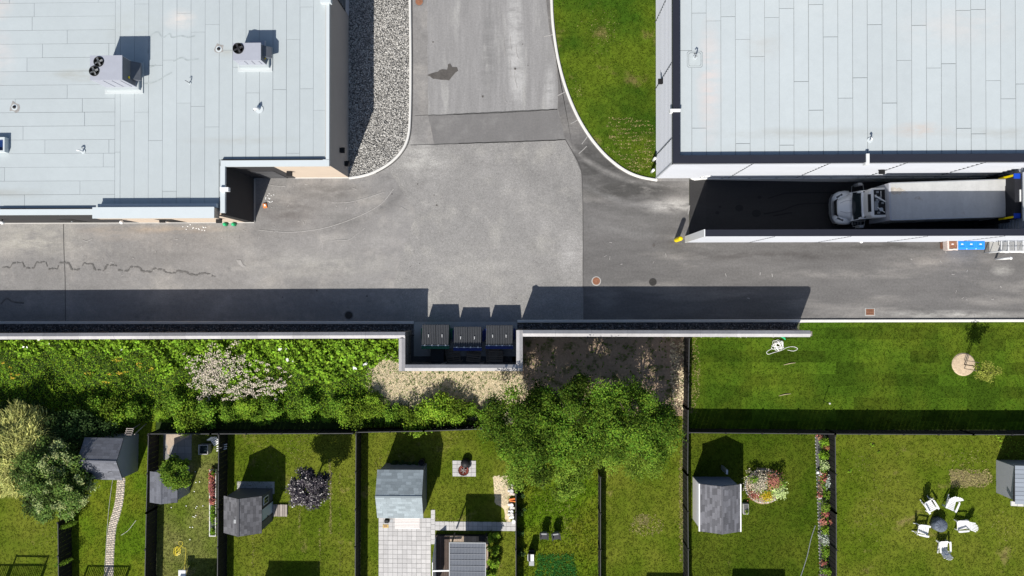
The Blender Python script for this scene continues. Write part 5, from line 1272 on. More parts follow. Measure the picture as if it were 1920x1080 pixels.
# dry streaks in the front lawn and pale mower lines
rw_ = random.Random(44); strk = []
for yy in range(222,324,7):
    xa = 1100+max(0,yy-262)*1.0; 
    for q in range(5):
        x0 = rw_.uniform(max(xa+6,1135),1215); w_ = rw_.uniform(8,34); strk.append((x0,yy+rw_.uniform(-1.5,1.5),min(x0+w_,1228),rw_.uniform(1.2,3)))
vv = []
for k, (x0,yy,x1,h_) in enumerate(strk):
    pl = poly([(x0,yy-h_),(x1,yy-h_*.5),(x1,yy+h_*.5),(x0,yy+h_)])
    c_ = poly_sampler(pl, 130)(np.random.default_rng(900+k), 0); vv.append(c_)
c_ = np.concatenate(vv)
def blades(name, c, m, seed, label, size=(.05,.11), h=(.02,.06), z=.034):
    rng = np.random.default_rng(seed); n = len(c); a = rng.uniform(0,6.28,n); s = rng.uniform(*size,n); hh = rng.uniform(*h,n); w = s*.2; ux, uy = np.cos(a), np.sin(a)
    v = np.stack([np.stack([c[:,0]-uy*w,c[:,1]+ux*w,np.full(n,z)],-1),np.stack([c[:,0]+uy*w,c[:,1]-ux*w,np.full(n,z)],-1),np.stack([c[:,0]+ux*s,c[:,1]+uy*s,z+hh],-1)],1).reshape(-1,3)
    return stuff(big_mesh(name, v, np.arange(3*n).reshape(-1,3), m, np.repeat(rng.random(n),3)), label, 'grass')
blades('dry_grass', c_, mat('streak_straw', (.34,.27,.13), .95, attr=.4), 901, 'rows of dry streaks at the warehouse end of the front lawn')
L_ = []
rng = np.random.default_rng(77)
for xx, ya, yb, n_ in ((620,880,1000,420),(618,860,900,80),(562,950,1000,50),(600,985,1060,60),(475,1000,1060,40),(638,870,1070,60)):
    t_ = rng.random(n_); px_ = xx+rng.normal(0,1.0,n_); py_ = ya+(yb-ya)*t_
    L_.append(np.array([P(a_,b_) for a_, b_ in zip(px_,py_)]))
blades('dry_grass', np.concatenate(L_), bpy.data.materials['dead_lawn_blade'], 902, 'pale mower lines on the purple-tree lawn')
for i, (cx_, cy_, rx_, ry_, d_) in enumerate(((1130,60,30,40,25),(1085,170,10,14,60),(1800,860,60,20,20),(1640,960,40,60,12),(1880,1000,30,50,14),(1620,870,40,30,10),(500,860,40,40,14),(560,840,26,50,24),(90,1000,30,40,12),(1060,980,40,60,22),(1040,940,50,20,16),(840,830,60,20,8),(740,850,20,10,30),(712,875,10,20,60))):
    q = rng.normal(0,.5,(int(d_*rx_*ry_/729*3.1),2)); 
    if len(q) < 3: continue
    c0 = P(cx_,cy_); c_ = np.column_stack([c0[0]+q[:,0]*rx_/27, c0[1]+q[:,1]*ry_/27])
    blades('dry_grass', c_, bpy.data.materials['dead_lawn_blade'], 910+i, 'loose scatter of dry blades on a lawn, '+['top of the front lawn','left edge of the front lawn','by the rectangular bare bed','left of the white chairs','right of the white chairs','upper left of the white-chair lawn','top of the purple-tree lawn','below the plum tree shadow','far left yard','around the dark chairs','below the big crown','back of the patio yard','beside the blue-grey shed corner','left of the blue-grey shed'][i])
# ------------------------------------------------------------ garden sheds
def shed(name, label, px0, py0, px1, py1, ze, zr, ridge, wallm, shm, tabs, rows, door=None, fascia=None, over=.10, cat='shed', rz=0.0, off=(0,0)):
    """roof rectangle in photo pixels at eave height; ridge 'x' or 'y' (world axis)"""
    x0, y0 = P(px0,py1,ze); x1, y1 = P(px1,py0,ze); cx, cy = (x0+x1)/2, (y0+y1)/2
    t = thing(name, label, cat, (0,0,0))
    W_, D_ = x1-x0, y1-y0
    L_, B_ = (W_, D_) if ridge == 'x' else (D_, W_)         # along ridge, across
    # local frame: u along ridge, v across
    def T(u, v, z): return Vector((u,v,z)) if ridge == 'x' else Vector((v,u,z))
    hl, hb = L_/2-over, B_/2-over; sl = (zr-ze)/(B_/2)
    zw = ze + sl*over - .03; zwr = zr-.05
    for s in (-1,1):
        b = MB(); q = [T(-hl,s*hb,0),T(hl,s*hb,0),T(hl,s*hb,zw),T(-hl,s*hb,zw)]; q2 = [v-T(0,s*.06,0) for v in q]
        b.add(q+q2, [(0,1,2,3),(7,6,5,4),(0,4,5,1),(1,5,6,2),(2,6,7,3),(3,7,4,0)]); b.build('wall', wallm, t)
        b = MB(); q = [T(s*(hl-.002),-hb+.062,0),T(s*(hl-.002),hb-.062,0),T(s*(hl-.002),hb-.062,zw),T(s*(hl-.002),0,zwr),T(s*(hl-.002),-hb+.062,zw)]; q2 = [v-T(s*.06,0,0) for v in q]
        b.add(q+q2, [(0,1,2,3,4),(9,8,7,6,5)]+[(i,(i+1)%5,(i+1)%5+5,i+5) for i in range(5)]); b.build('wall', wallm, t)
    rf = MB(); th = .05
    for s in (-1,1):
        q = [T(-L_/2,s*B_/2,ze),T(L_/2,s*B_/2,ze),T(L_/2,s*.0,zr),T(-L_/2,s*.0,zr)]; q2 = [v-Vector((0,0,th)) for v in q]
        rf.add(q+q2, [(0,1,2,3),(7,6,5,4),(0,4,5,1),(1,5,6,2),(2,6,7,3),(3,7,4,0)])
    rf = rf.build('roof', BLACK, t)
    slope = math.hypot(B_/2, zr-ze); rr_ = random.Random(len(label)*7)
    for s in (-1,1):
        for i in range(rows):
            f0, f1 = i/rows, (i+1)/rows
            offs = rr_.uniform(0,1); w = L_/tabs; k = -offs*w
            while k < L_-.01:
                a = max(0,k); b_ = min(L_, k+w*rr_.uniform(.85,1.15) if tabs > 7 else k+w*rr_.uniform(.6,1.3)); nxt = b_
                if b_-a > .03:
                    um = -L_/2+(a+b_)/2; fm = (f0+f1)/2
                    c = T(um, s*B_/2*(1-fm), ze+(zr-ze)*fm+.009)
                    uv = T(0, s*(-B_/2)/rows, (zr-ze)/rows)*.985
                    uv.z -= .002
                    nn = Vector((0,0,1)); piece('shingle', shm, rf, c, T(b_-a-.003,0,0), uv, nn*rr_.uniform(.005,.008))
                k = nxt
    cp = T(0,0,zr+.012); MB().obox(cp, T(L_,0,0), T(0,.12,0), (0,0,.02)).build('ridge_cap', shm, rf)
    if fascia:
        for s in (-1,1):
            c = T(0,s*(B_/2+.015),ze-.03); MB().obox(c, T(L_+.02,0,0), T(0,.10 if fascia=='wide' else .05,0), (0,0,.1)).build('gutter', WHITE, rf)
    t.location = (cx+off[0],cy+off[1],0); t.rotation_euler = (0,0,rz)
    return t, W_, D_, T
s1, W1, D1, _ = shed('garden_shed','grey-shingled shed with a pale grey side, beside the start of the brick path',158,821,231,899,2.0,2.75,'x',VINYLG,SH_GREY,6,8,rz=R(-1))
MB().obox((.75,-.75,2.35),(.45,.12,0),(-.01,.04,0),(0,0,.03)).build('roof_bracket', BLACK, s1, local=True)
s2, W2, D2, _ = shed('garden_shed','dark low shed half hidden under the round bright green tree',281,884,333,942,1.9,2.25,'y',VINYLG,SH_GREY,6,5)
s3, W3, D3, _ = shed('garden_shed','dark-shingled shed with a pale blue door and a roof vent',419.5,930,491,999,2.2,2.9,'y',mat('dark_grey_vinyl',(.10,.10,.11),.6),SH_DARK,9,8)
hx, hy = W3/2-.10, D3/2-.10
d = MB().box(hx,-.55,.05,hx+.03,.25,1.95).build('door', VINYLB, s3, local=True); MB().box(hx+.031,-.5,.95,hx+.07,-.44,1.08).build('handle', BLACK, d, local=True)
for yy in (-.58,.26): MB().box(hx+.001,yy,.0,hx+.05,yy+.05,2.0).build('door_trim', BLACK, s3, local=True)
w = MB().box(hx,.45,.9,hx+.04,.95,1.7).build('window', WHITE, s3, local=True); MB().box(hx+.041,.5,.96,hx+.046,.69,1.64).build('pane', GLASS, w, local=True); MB().box(hx+.041,.72,.96,hx+.046,.9,1.64).build('pane', GLASS, w, local=True)
MB().box(-.35,-.4,2.58,-.1,-.15,2.8).build('roof_vent', GREYM, s3, local=True)
s4, W4, D4, _ = shed('garden_shed','large blue-grey-shingled shed at the end of the light paved patio',707.5,881,794,971,2.2,2.85,'x',mat('slate_vinyl',(.17,.175,.185),.6),SH_LIGHT,9,9)
s5, W5, D5, _ = shed('garden_shed','mottled grey-shingled shed with white gutters in the round-flower-bed yard',1312,908,1388,996,2.2,2.75,'y',mat('blue_grey_vinyl',(.20,.23,.30),.6),SH_MIX,8,9,fascia='wide')
MB().box(-W5/2+.05,-D5/2+.1,.0,-W5/2+.09,D5/2-.1,2.1).build('white_side', WHITE, s5, local=True)
x, y = P(1363,886,1.3); t = tag(MB().box(x-.05,y-.12,0,x+.07,y+.18,1.3).build('downpipe_post', GALV), 'pale slim post standing in the shade behind the mottled-roof shed', 'post')
# shed at the right edge
x0, y0 = P(1900,945,1.9); x1, y1 = P(1990,873,1.9)
t = thing('garden_shed','pale grey-roofed shed cut by the right edge of the photo','shed',((x0+x1)/2,(y0+y1)/2,0))
MB().add([(x0+.15,y0+.2,0),(x1-.1,y0+.2,0),(x1-.1,y1-.1,0),(x0+.15,y1-.1,0),(x0+.15,y0+.2,1.8),(x1-.1,y0+.2,2.0),(x1-.1,y1-.1,2.0),(x0+.15,y1-.1,1.8)],[(0,1,5,4),(1,2,6,5),(2,3,7,6),(3,0,4,7),(4,5,6,7)]).build('wall', VINYLG, t)
rf = MB().add([(x0,y0+.15,1.9),(x1,y0,2.1),(x1,y1,2.1),(x0+.12,y1,1.9),(x0,y0+.15,1.84),(x1,y0,2.04),(x1,y1,2.04),(x0+.12,y1,1.84)],[(0,1,2,3),(7,6,5,4),(0,4,5,1),(1,5,6,2),(2,6,7,3),(3,7,4,0)]).build('roof', BLACK, t)
for k in range(9):
    f = (k+.5)/9; yy = y0+(y1-y0)*f; piece('roof_board', mat('roof_board_grey',(.26,.29,.33),.7,rnd=.1) if k==0 else bpy.data.materials['roof_board_grey'], rf, ((x0+x1)/2+.05,yy,2.02), (x1-x0-.1,0,.2), (0,(y1-y0)/9-.02,0), (0,0,.02))
for k in range(4): piece('eave_block', CONC_W, t, (x0+.05+k*.4,y0+.02-.02*k,1.86), (.36,-.01,0),(0,.3,0),(0,0,.08))
for k in range(3):
    a = P(1893+k*4,896+k*9); tag(MB().box(a[0]-.2,a[1]-.3,0,a[0]+.1,a[1]+.1,.35+.1*k).build('pale_block', CONC_W), ['upper','middle','lower'][k]+' pale block stacked against the shed at the right edge', 'block', 'blocks by the right-edge shed')

# ------------------------------------------------------------ paving
def paving(name, label, x0, y0, x1, y1, nx, ny, z=.05, m=PAVER, base=PAVERJ, gap=.02, seed=1, skip=None):
    a = P(x0,y1,0); b_ = P(x1,y0,0); bs_ = struct(MB().box(a[0],a[1],.0,b_[0],b_[1],z-.012).build(name, base), label)
    w, h = (b_[0]-a[0])/nx, (b_[1]-a[1])/ny; r = random.Random(seed)
    for j in range(ny):
        for i in range(nx):
            if skip and skip(i,j): continue
            piece('paver', m, bs_, (a[0]+(i+.5)*w, a[1]+(j+.5)*h, z-.02+r.uniform(-.003,.003)), (w-gap,0,0), (0,h-gap,0), (0,0,.04))
    return bs_
paving('patio', 'light square-paver patio below the blue-grey shed', 710, 971, 808, 1098, 11, 15)
paving('patio', 'small paved corner right of the blue-grey shed', 808, 955.5, 816, 1020, 1, 7, seed=8)
paving('paver_walk', 'double row of pavers crossing the yard to the fence', 816, 978.5, 967, 994, 17, 2, seed=2)
paving('fire_pit_pad', 'little pad of square pavers under the rusty fire bowl', 848.5, 863.5, 892.5, 893, 5, 4, seed=3)
paving('slab_area', 'paving slabs in the corner of the raised-bed yard', 307, 811, 360, 862, 4, 4, seed=4, m=mat('dim_slab',(.24,.235,.23),.85,noise=[(5,.1)],rnd=.2))
spot([(313,811),(352,812),(358,815),(340,826),(322,838),(318,852),(314,850)], mat('sand_patch',(.42,.34,.27),.95,noise=[(8,.15)]), .056, 'sand_patch')
# shaded strip of pavers at the left of the patio-yard shed
x0_,y0_ = P(808,955); 
# brick path
bp = MB(); rb_ = random.Random(5)
path = smooth_path([(228,896),(227,912),(224,940),(218,965),(212,985),(209,1010),(207,1040),(205,1095)], 10)
pts_ = [Vector(P(*p)) for p in path]
base_path = struct(ribbon(path, .62, 0, .042, 'brick_path', PAVERJ), 'narrow path of small pale bricks through the left yard')
bricks_v = []; bricks_r = []
s_acc = 0; row = 0
for a, b_ in zip(pts_, pts_[1:]):
    L_ = (b_-a).length; d = (b_-a).normalized(); n = Vector((-d.y,d.x))
    while s_acc < L_:
        c = a+d*s_acc
        wds = [(-.2,.19,.11),(0,.19,.11),(.2,.19,.11)] if row%2 else [(-.24,.1,.11),(-.08,.2,.11),(.14,.2,.11)]
        for o_, w, h in wds:
            cc = c+n*(o_+rb_.uniform(-.01,.01)); z = .047+rb_.uniform(-.004,.006)
            bricks_v.append((cc,n*w*.5*rb_.uniform(.9,1),d*h*.5*rb_.uniform(.85,1),z)); 
        s_acc += .125; row += 1
    s_acc -= L_
vv = []; ff = []
for cc, n, d, z in bricks_v:
    k = len(vv)
    for zz in (.02, z):
        for sx, sy in ((-1,-1),(1,-1),(1,1),(-1,1)): q = cc+n*sx+d*sy; vv.append((q.x,q.y,zz))
    ff += [(k+4,k+5,k+6,k+7),(k,k+1,k+5,k+4),(k+1,k+2,k+6,k+5),(k+2,k+3,k+7,k+6),(k+3,k,k+4,k+7)]
ob = big_mesh('brick', np.array(vv), np.array(ff), BRICKP, np.repeat(np.random.default_rng(1).random(len(bricks_v)),8), None, base_path); stuff(ob)

# deck planks by the pale-door shed
a = P(513,967); b_ = P(540,945); t = thing('plank_step', 'low weathered plank step in front of the pale blue shed door', 'step', (a[0],a[1],0))
for k in range(6): piece('plank', DECKW, t, (a[0]+(k+.5)*(b_[0]-a[0])/6, (a[1]+b_[1])/2+random.uniform(-.02,.02), .14), ((b_[0]-a[0])/6-.02,0,0), (0,b_[1]-a[1],0), (0,0,.04))
for yy in (a[1]+.15,b_[1]-.15): piece('bearer', WOOD, t, ((a[0]+b_[0])/2,yy,.06), (b_[0]-a[0]-.05,0,0), (0,.08,0), (0,0,.12))
# slab behind that shed
x0,y0 = P(445,925); x1,y1 = P(515,903); struct(MB().box(x0,y0,0,x1,y1,.05).build('shed_slab', CONC))

# ------------------------------------------------------------ patio yard furniture
# white board mat
a = P(741,990.5); b_ = P(787.5,970.5); t = thing('board_mat', 'white slatted mat lying on the patio in front of the blue-grey shed', 'mat', (a[0],a[1],.05))
for k in range(7): piece('slat', mat('mat_white',(.66,.62,.60),.7,noise=[(9,.08)],rnd=.08) if k==0 else bpy.data.materials['mat_white'], t, ((a[0]+b_[0])/2, a[1]+(k+.5)*(b_[1]-a[1])/7, .075), (b_[0]-a[0],0,0), (0,(b_[1]-a[1])/7-.012,0), (0,0,.03))
x, y = P(726,976,.6); t = thing('charcoal_grill', 'small black grill standing on the patio at the shed corner', 'grill', (x,y,.05))
MB().bbox(x-.16,y-.12,.55,x+.16,y+.14,.85,.05).build('hood', BLACK, t); MB().box(x+.18,y-.1,.6,x+.4,y+.1,.64).build('side_shelf', GREYM, t)
for sx in (-.13,.13):
    for sy in (-.1,.1): MB().cyl(x+sx,y+sy,.05,.55,.02,n=6).build('leg', BLACK, t)
x, y = P(723.5,986); t = thing('doormat', 'yellow patterned mat on the patio below the black grill', 'mat', (x,y,.05))
MB().box(x-.2,y-.11,.05,x+.2,y+.11,.066).build('mat_base', mat('straw_yellow',(.50,.36,.12),.9,noise=[(14,.3)]), t); MB().box(x-.14,y-.04,.066,x+.1,y+.05,.072).build('mat_print', BROWNP, t)
# plants behind the shed
for i, px in enumerate((738,752,766,780)):
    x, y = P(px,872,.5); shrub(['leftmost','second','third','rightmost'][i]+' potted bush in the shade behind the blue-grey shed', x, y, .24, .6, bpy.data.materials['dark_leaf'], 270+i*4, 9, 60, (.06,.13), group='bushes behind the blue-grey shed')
x, y = P(790,867.5,.8); tag(MB().lathe(x,y,[(.14,0),(.2,.75),(.2,.8),(.16,.8),(.15,.7)],16).build('barrel', BLACK, None, True), 'black barrel in the shade behind the blue-grey shed', 'barrel')
# fire bowl
x, y = P(869.5,881,.3); t = thing('fire_bowl', 'rusty red round fire bowl on the small paver pad', 'fire pit', (x,y,.05))
MB().lathe(x,y,[(.18,.2),(.34,.36),(.37,.44),(.33,.44),(.2,.30),(.02,.27)],24).build('bowl', mat('rust_red',(.16,.035,.022),.7,noise=[(8,.3)]), t, True)
for k in range(4): a_ = k*1.571+.4; MB().bar((x+.17*math.cos(a_),y+.17*math.sin(a_),.25),(x+.27*math.cos(a_),y+.27*math.sin(a_),.05),.03).build('leg', BLACK, t)
MB().tube([(x+.37*math.cos(k*.52),y+.37*math.sin(k*.52),.45) for k in range(13)],.018,6).build('rim', BLACK, t)
for k in range(3): a_ = k*1.1+.3; MB().bar((x-.22*math.cos(a_),y-.22*math.sin(a_),.40+k*.02),(x+.22*math.cos(a_),y+.22*math.sin(a_),.42+k*.02),.05).build('charred_log', mat('ash_wood',(.22,.2,.19),.9,noise=[(14,.4)]) if k==0 else bpy.data.materials['ash_wood'], t)
x2, y2 = P(873,868.5,.3); t = thing('spark_screen', 'black domed spark screen set down behind the fire bowl', 'lid', (x2,y2,.05)); MB().lathe(x2,y2,[(.33,.3),(.30,.42),(.2,.52),(.03,.57)],20).build('dome', BLACK, t, True); MB().cyl(x2,y2,.05,.3,.30,.33,n=18).build('base', BLACK, t)
# row of jars / blocks by the fence
ys2 = [(897,.16,WHITE),(903,.14,BLACK),(909,.15,CONC_W),(914,.13,BAG),(920,.16,CONC_W),(926,.15,BAG),(937,.17,ORANGE),(946,.15,WHITE),(952,.16,CONC_W),(958,.13,WHITE),(964,.16,CONC_W),(970,.14,WHITE)]
kinds = ['white tub','black tub','pale block','cloudy tub','grey block','cloudy pot','orange crate','white pot','pale pot','white carton','pale carton','white tub']
for i, (py, r_, m_) in enumerate(ys2):
    x, y = P(961+random.uniform(-2,2),py,.15)
    lab = kinds[i]+', '+ORD[i]+' from the top in the row along the fence'
    if i%3 == 2: o_ = MB().obox((x,y,.14),(.34,random.uniform(-.06,.06),0),(random.uniform(-.03,.03),.14,0),(0,0,.22)).build('carton', m_)
    elif i == 6: o_ = MB().obox((x-.03,y+.04,.12),(.42,.07,0),(-.02,.08,0),(0,0,.16)).obox((x,y-.1,.12),(.4,-.05,0),(.02,.06,0),(0,0,.14)).build('orange_crate', m_)
    else: o_ = MB().lathe(x,y,[(r_*.8,.03),(r_,.25),(r_*.7,.3),(r_*.6,.28)],12).lathe(x-.2,y,[(r_*.5,.03),(r_*.55,.2),(r_*.3,.22)],10).build('garden_tub', m_)
    tag(o_, lab, 'container', 'row of garden odds and ends')
x, y = P(963,978,.3); tag(MB().lathe(x,y,[(.12,.03),(.14,.3),(.13,.33),(.02,.34)],16).build('bucket', WHITE), 'round white lidded bucket at the lower end of the row by the fence', 'bucket')
# gazebo: ribbed grey roof on posts, with deck
ZG = 2.5
x0, y1 = P(842,1017,ZG); x1 = P(911,1017,ZG)[0]; y0 = P(842,1105,ZG)[1]
gz = thing('gazebo', 'flat gazebo roof of ribbed grey panels over a brown deck', 'gazebo', (x0,y0,0))
nP = 3; PH = (y1-y0)/8
POLY = mat('ribbed_panel', (.15,.16,.18), .35, noise=[(2,.08)], rnd=.1, spec=.6)
for j in range(8):
    b = MB(); n = 24; w = (x1-x0-.08)/n; ya, yb = y0+j*PH+.015, y0+(j+1)*PH-.015
    vs = []
    for i in range(n*2+1): xx = x0+.04+i*w/2; vs.append((xx, (.0 if i%2 else .025)))
    k = len(vs); b.add([(xx,ya,ZG-.05+zz) for xx,zz in vs]+[(xx,yb,ZG-.05+zz) for xx,zz in vs], [(i,i+1,k+i+1,k+i) for i in range(k-1)])
    b.build('roof_panel', POLY, gz, recalc=False)
    MB().box(x0+.05,yb-.005,ZG-.06,x1-.05,yb+.03,ZG-.01).build('panel_batten', POLY, gz)
for q in ((x0,y0,x0+.05,y1),(x1-.05,y0,x1,y1),(x0+.051,y1-.05,x1-.051,y1)): MB().box(q[0],q[1],ZG-.14,q[2],q[3],ZG).build('roof_frame', GREYM, gz)
for xx in (x0+.1,x1-.15):
    for yy in (y1-.2,y1-3.0): MB().box(xx,yy,.3,xx+.08,yy+.08,ZG-.14).build('post', BLACK, gz)
dk0 = P(818,1002); dk1 = P(918,1100)
dk_ = thing('garden_deck', 'brown plank deck between patio and gazebo', 'deck', (dk0[0],dk1[1],0))
xx = dk0[0]; i = 0
while xx < P(915,0)[0]:
    piece('deck_board', DECKB if xx < P(842,0)[0] else WOOD, dk_, (xx+.07,(dk0[1]+dk1[1])/2,.3), (.125,0,0), (0,dk0[1]-dk1[1],0), (0,0,.03)); xx += .14
MB().box(dk0[0]-.02,dk0[1]+.005,.0,P(915,0)[0],dk0[1]+.05,.29).build('skirt', BLACK, dk_); MB().box(dk0[0]-.05,dk1[1],0,dk0[0]-.01,dk0[1],.29).build('skirt', BLACK, dk_)
rl = thing('privacy_panel', 'slanted dark privacy panel along the patio side of the deck', 'screen', (dk0[0],dk0[1],0))
xa = dk0[0]
MB().add([(xa-.02,dk0[1]-.1,.3),(xa-.02,dk1[1],.3),(xa-.02,dk1[1],1.9),(xa-.02,dk0[1]-1.2,1.9),(xa+.03,dk0[1]-.1,.3),(xa+.03,dk1[1],.3),(xa+.03,dk1[1],1.9),(xa+.03,dk0[1]-1.2,1.9)],[(0,1,2,3),(7,6,5,4),(0,4,5,1),(1,5,6,2),(2,6,7,3),(3,7,4,0)]).build('panel', WHITE, rl)
MB().bar((xa,P(0,1061,1.9)[1],1.92),(x0,P(0,1060,1.9)[1],1.92),.09).build('white_beam', WHITE, rl)
gy = P(0,1010)[1]
x, y = P(905,1008,.5); gl = thing('garden_chair', 'dark garden chair on the deck edge by the gazebo', 'chair', (x,y,.315))
MB().bbox(x-.25,y-.2,.65,x+.2,y+.2,.7,.02).build('seat', BLACK, gl); MB().tube([(x+.2,y-.2,.7),(x+.3,y-.1,1.0),(x+.3,y+.1,1.0),(x+.2,y+.2,.7)],.025,6).build('backrest', BLACK, gl)
for sx in (-.2,.18):
    for sy in (-.17,.17): MB().cyl(x+sx,y+sy,.315,.65,.02,n=6).build('leg', BLACK, gl)

# ------------------------------------------------------------ dark chairs, grill in the lime yard
def dark_chair():
    t = thing('garden_chair', 'dark garden chair on the lime-green lawn, left one of the pair', 'chair', (0,0,0), 'pair of dark garden chairs')
    m = mat('dark_wicker', (.035,.035,.04), .7, noise=[(20,.2)])
    MB().bbox(-.24,-.25,.36,.24,.2,.42,.02).build('seat', m, t)
    MB().loft([[(-.24,.16,.4),(.24,.16,.4),(.24,.22,.4),(-.24,.22,.4)],[(-.22,.30,.86),(.22,.30,.86),(.22,.34,.86),(-.22,.34,.86)]]).build('backrest', m, t)
    MB().bbox(-.2,.12,.42,.2,.3,.62,.03).build('cushion', GREYM, t)
    for s in (-1,1):
        MB().box(s*.27-.03,-.25,.56,s*.27+.03,.24,.60).build('armrest', m, t)
        for sy in (-.22,.2): MB().cyl(s*.26,sy,.0,.56,.02,n=6).build('leg', m, t)
    return t
dc = dark_chair(); x, y = P(1020,1004,.4); dc.location = (x,y,.03)
x, y = P(1042.5,1004.5,.4); copy_tree(dc, 'dark garden chair on the lime-green lawn, right one of the pair', (x,y,.03), R(8))
x, y = P(996.5,1046,.9); t = thing('gas_grill', 'steel-and-white gas grill standing left below the dark chairs', 'grill', (x,y,.03))
MB().box(x-.2,y-.3,.1,x+.2,y+.3,.75).build('cabinet', BLACK, t)
MB().loft([[(x-.02-w,y-.2,z),(x-.02+w,y-.2,z),(x-.02+w,y+.3,z),(x-.02-w,y+.3,z)] for w,z in ((.2,.75),(.21,.9),(.15,1.02))]).build('hood', BLACK, t)
MB().box(x-.06,y-.18,1.021,x+.16,y+.28,1.04).build('hood_plate', WHITE, t); MB().tube([(x-.2,y-.18,.95),(x-.24,y-.15,.98),(x-.24,y+.25,.98),(x-.2,y+.28,.95)],.022,6).build('handle', WHITE, t)
MB().bbox(x-.17,y-.58,.78,x+.19,y-.26,.83,.02).build('side_shelf', GREYM, t); MB().bbox(x-.17,y+.31,.78,x+.19,y+.5,.83,.02).build('side_shelf', BLACK, t)
for sx in (-.15,.15): MB().loft([[(x+sx+tt,y-.25+.08*math.cos(q*.785),.11+.08*math.sin(q*.785)) for q in range(8)] for tt in (-.02,.02)]).build('wheel', RUBBER, t)

# ------------------------------------------------------------ raised-bed yard
t = thing('raised_bed', 'long narrow flower box against the fence in the raised-bed yard', 'planter', (*P(403,940),0))
a = P(396,1003); b_ = P(409,879)
for q in ((a[0],a[1],a[0]+.07,b_[1]),(b_[0]-.05,a[1],b_[0],b_[1]),(a[0]+.071,a[1],b_[0]-.051,a[1]+.07),(a[0]+.071,b_[1]-.07,b_[0]-.051,b_[1])): MB().box(q[0],q[1],.03,q[2],q[3],.32).build('side_board', CONC_W, t)
MB().box(a[0]+.071,a[1]+.071,.03,b_[0]-.051,b_[1]-.071,.24).build('soil', GRAVB, t)
def flowers(name, label, px, py, rx, ry, z, m, n, seed, leaf=(.06,.13), grp=None, tr=.15, cat='flowers', up=.8):
    rng = np.random.default_rng(seed); cx, cy = P(px,py); q = rng.normal(0,.42,(n,2)); q = q[np.abs(q).max(1)<1.05]
    c = np.column_stack([cx+q[:,0]*rx/27, cy+q[:,1]*ry/27, z*(1-.4*(q**2).sum(1).clip(0,1))+rng.normal(0,.06,len(q))]); c[:,2] = np.maximum(c[:,2],.06)
    k = 40; stem = np.column_stack([cx+rng.normal(0,.3,k)*rx/27, cy+rng.normal(0,.3,k)*ry/27, np.zeros(k)])
    t = thing(name, label, cat, (cx,cy,.03), grp)
    stuff(leaf_mesh('bloom', c, leaf, m, seed, t, up=up, aspect=.85))
    b = MB()
    for s_ in stem[:14]: b.tube([(s_[0],s_[1],.03),(s_[0]+.02,s_[1]+.02,z*.8)],.008,4)
    b.build('stem', BARK, t); return t
g_bed = 'plants of the long flower box'
flowers('flower_clump','red blooms at the top end of the long flower box',402,890,7,14,.5,FL_RED,330,400,grp=g_bed)
flowers('flower_clump','dusky red blooms in the upper middle of the long flower box',402,912,7,20,.5,mat('dusky_red',(.30,.11,.09),.7,attr=.5,hue=.03),420,401,grp=g_bed)
flowers('flower_clump','red blooms in the middle of the long flower box',402,936,7,10,.45,FL_RED,200,402,grp=g_bed)
flowers('leafy_plant','dark green plants in the lower middle of the long flower box',403,962,7,24,.4,L_SH[1],380,403,grp=g_bed,cat='plant')
flowers('leafy_plant','lime green plant at the lower end of the long flower box',403,993,6,9,.4,L_BIG,160,404,grp=g_bed,cat='plant')
flowers('leafy_plant','green sprig at the top right corner of the long flower box',405,884,4,7,.5,L_BIG,90,405,grp=g_bed,cat='plant')
x, y = P(381.5,843,.5); t = thing('square_frame', 'pale-rimmed square cold frame on the grass by the slabs', 'planter', (x,y,.03))
for q in ((-.34,-.34,-.29,.34),(.29,-.34,.34,.34),(-.289,-.34,.289,-.29),(-.289,.29,.289,.34)): MB().box(x+q[0],y+q[1],.03,x+q[2],y+q[3],.55).build('side_board', mat('pale_frame',(.4,.39,.37),.7) if q[0]==-.34 and q[2]<0 else bpy.data.materials['pale_frame'], t)
MB().box(x-.289,y-.289,.03,x+.289,y+.289,.4).build('glass_lid', GLASS, t)
# white wrought planters/trellis at the fence corner
def white_plank_seat(px, py, label, rz):
    x, y = P(px,py,.5); t = thing('white_garden_chair', label, 'chair', (0,0,0), 'white seats at the fence corner')
    for k in range(4): piece('slat', WHITE, t, (0,-.2+k*.12,.4), (.5,0,0),(0,.09,0),(0,0,.03))
    MB().loft([[(-.25,.22,.4),(.25,.22,.4),(.25,.26,.4),(-.25,.26,.4)],[(-.2,.34,.9),(.2,.34,.9),(.2,.38,.9),(-.2,.38,.9)]]).build('backrest', WHITE, t)
    for sx in (-.22,.22):
        for sy in (-.2,.2): MB().cyl(sx,sy,0,.4,.025,n=6).build('leg', WHITE, t)
    t.location = (x,y,.03); t.rotation_euler = (0,0,rz); return t
white_plank_seat(403,828,'white garden seat in the corner beside the fence',.6)
t = thing('lattice_rack', 'white slatted rack lying in the dark strip beside the fence corner', 'rack', (*P(417,838),0))
for k in range(3):
    x, y = P(416,835+k*4,.6); piece('slat', WHITE, t, (x,y,.6+k*.02), (.72,.18,0),(-.02,.06,0),(0,0,.03))
for k in range(2): MB().cyl(P(410+k*12,838)[0],P(410,838)[1],.03,.62,.02,n=6).build('leg', WHITE, t)
YH = mat('yellow_hose', (.75,.62,.06), .4)
r = random.Random(8); pts = []
for k in range(26):
    a = k*1.35; rad = 3+6*abs(math.sin(k*.9)); pts.append((332+rad*math.cos(a)*.8+k*.08, 1034-k*.12+rad*math.sin(a)))
pts += [(342,1022),(344,1016),(338,1014),(337,1020),(345,1026),(350,1028),(349,1045),(347,1070)]
tag(MB().tube([(*P(x,y),.05+.0006*i) for i,(x,y) in enumerate(smooth_path(pts,3))], .013, 5).build('garden_hose', YH), 'tangled yellow garden hose on the dry lawn', 'hose')
r = random.Random(18)
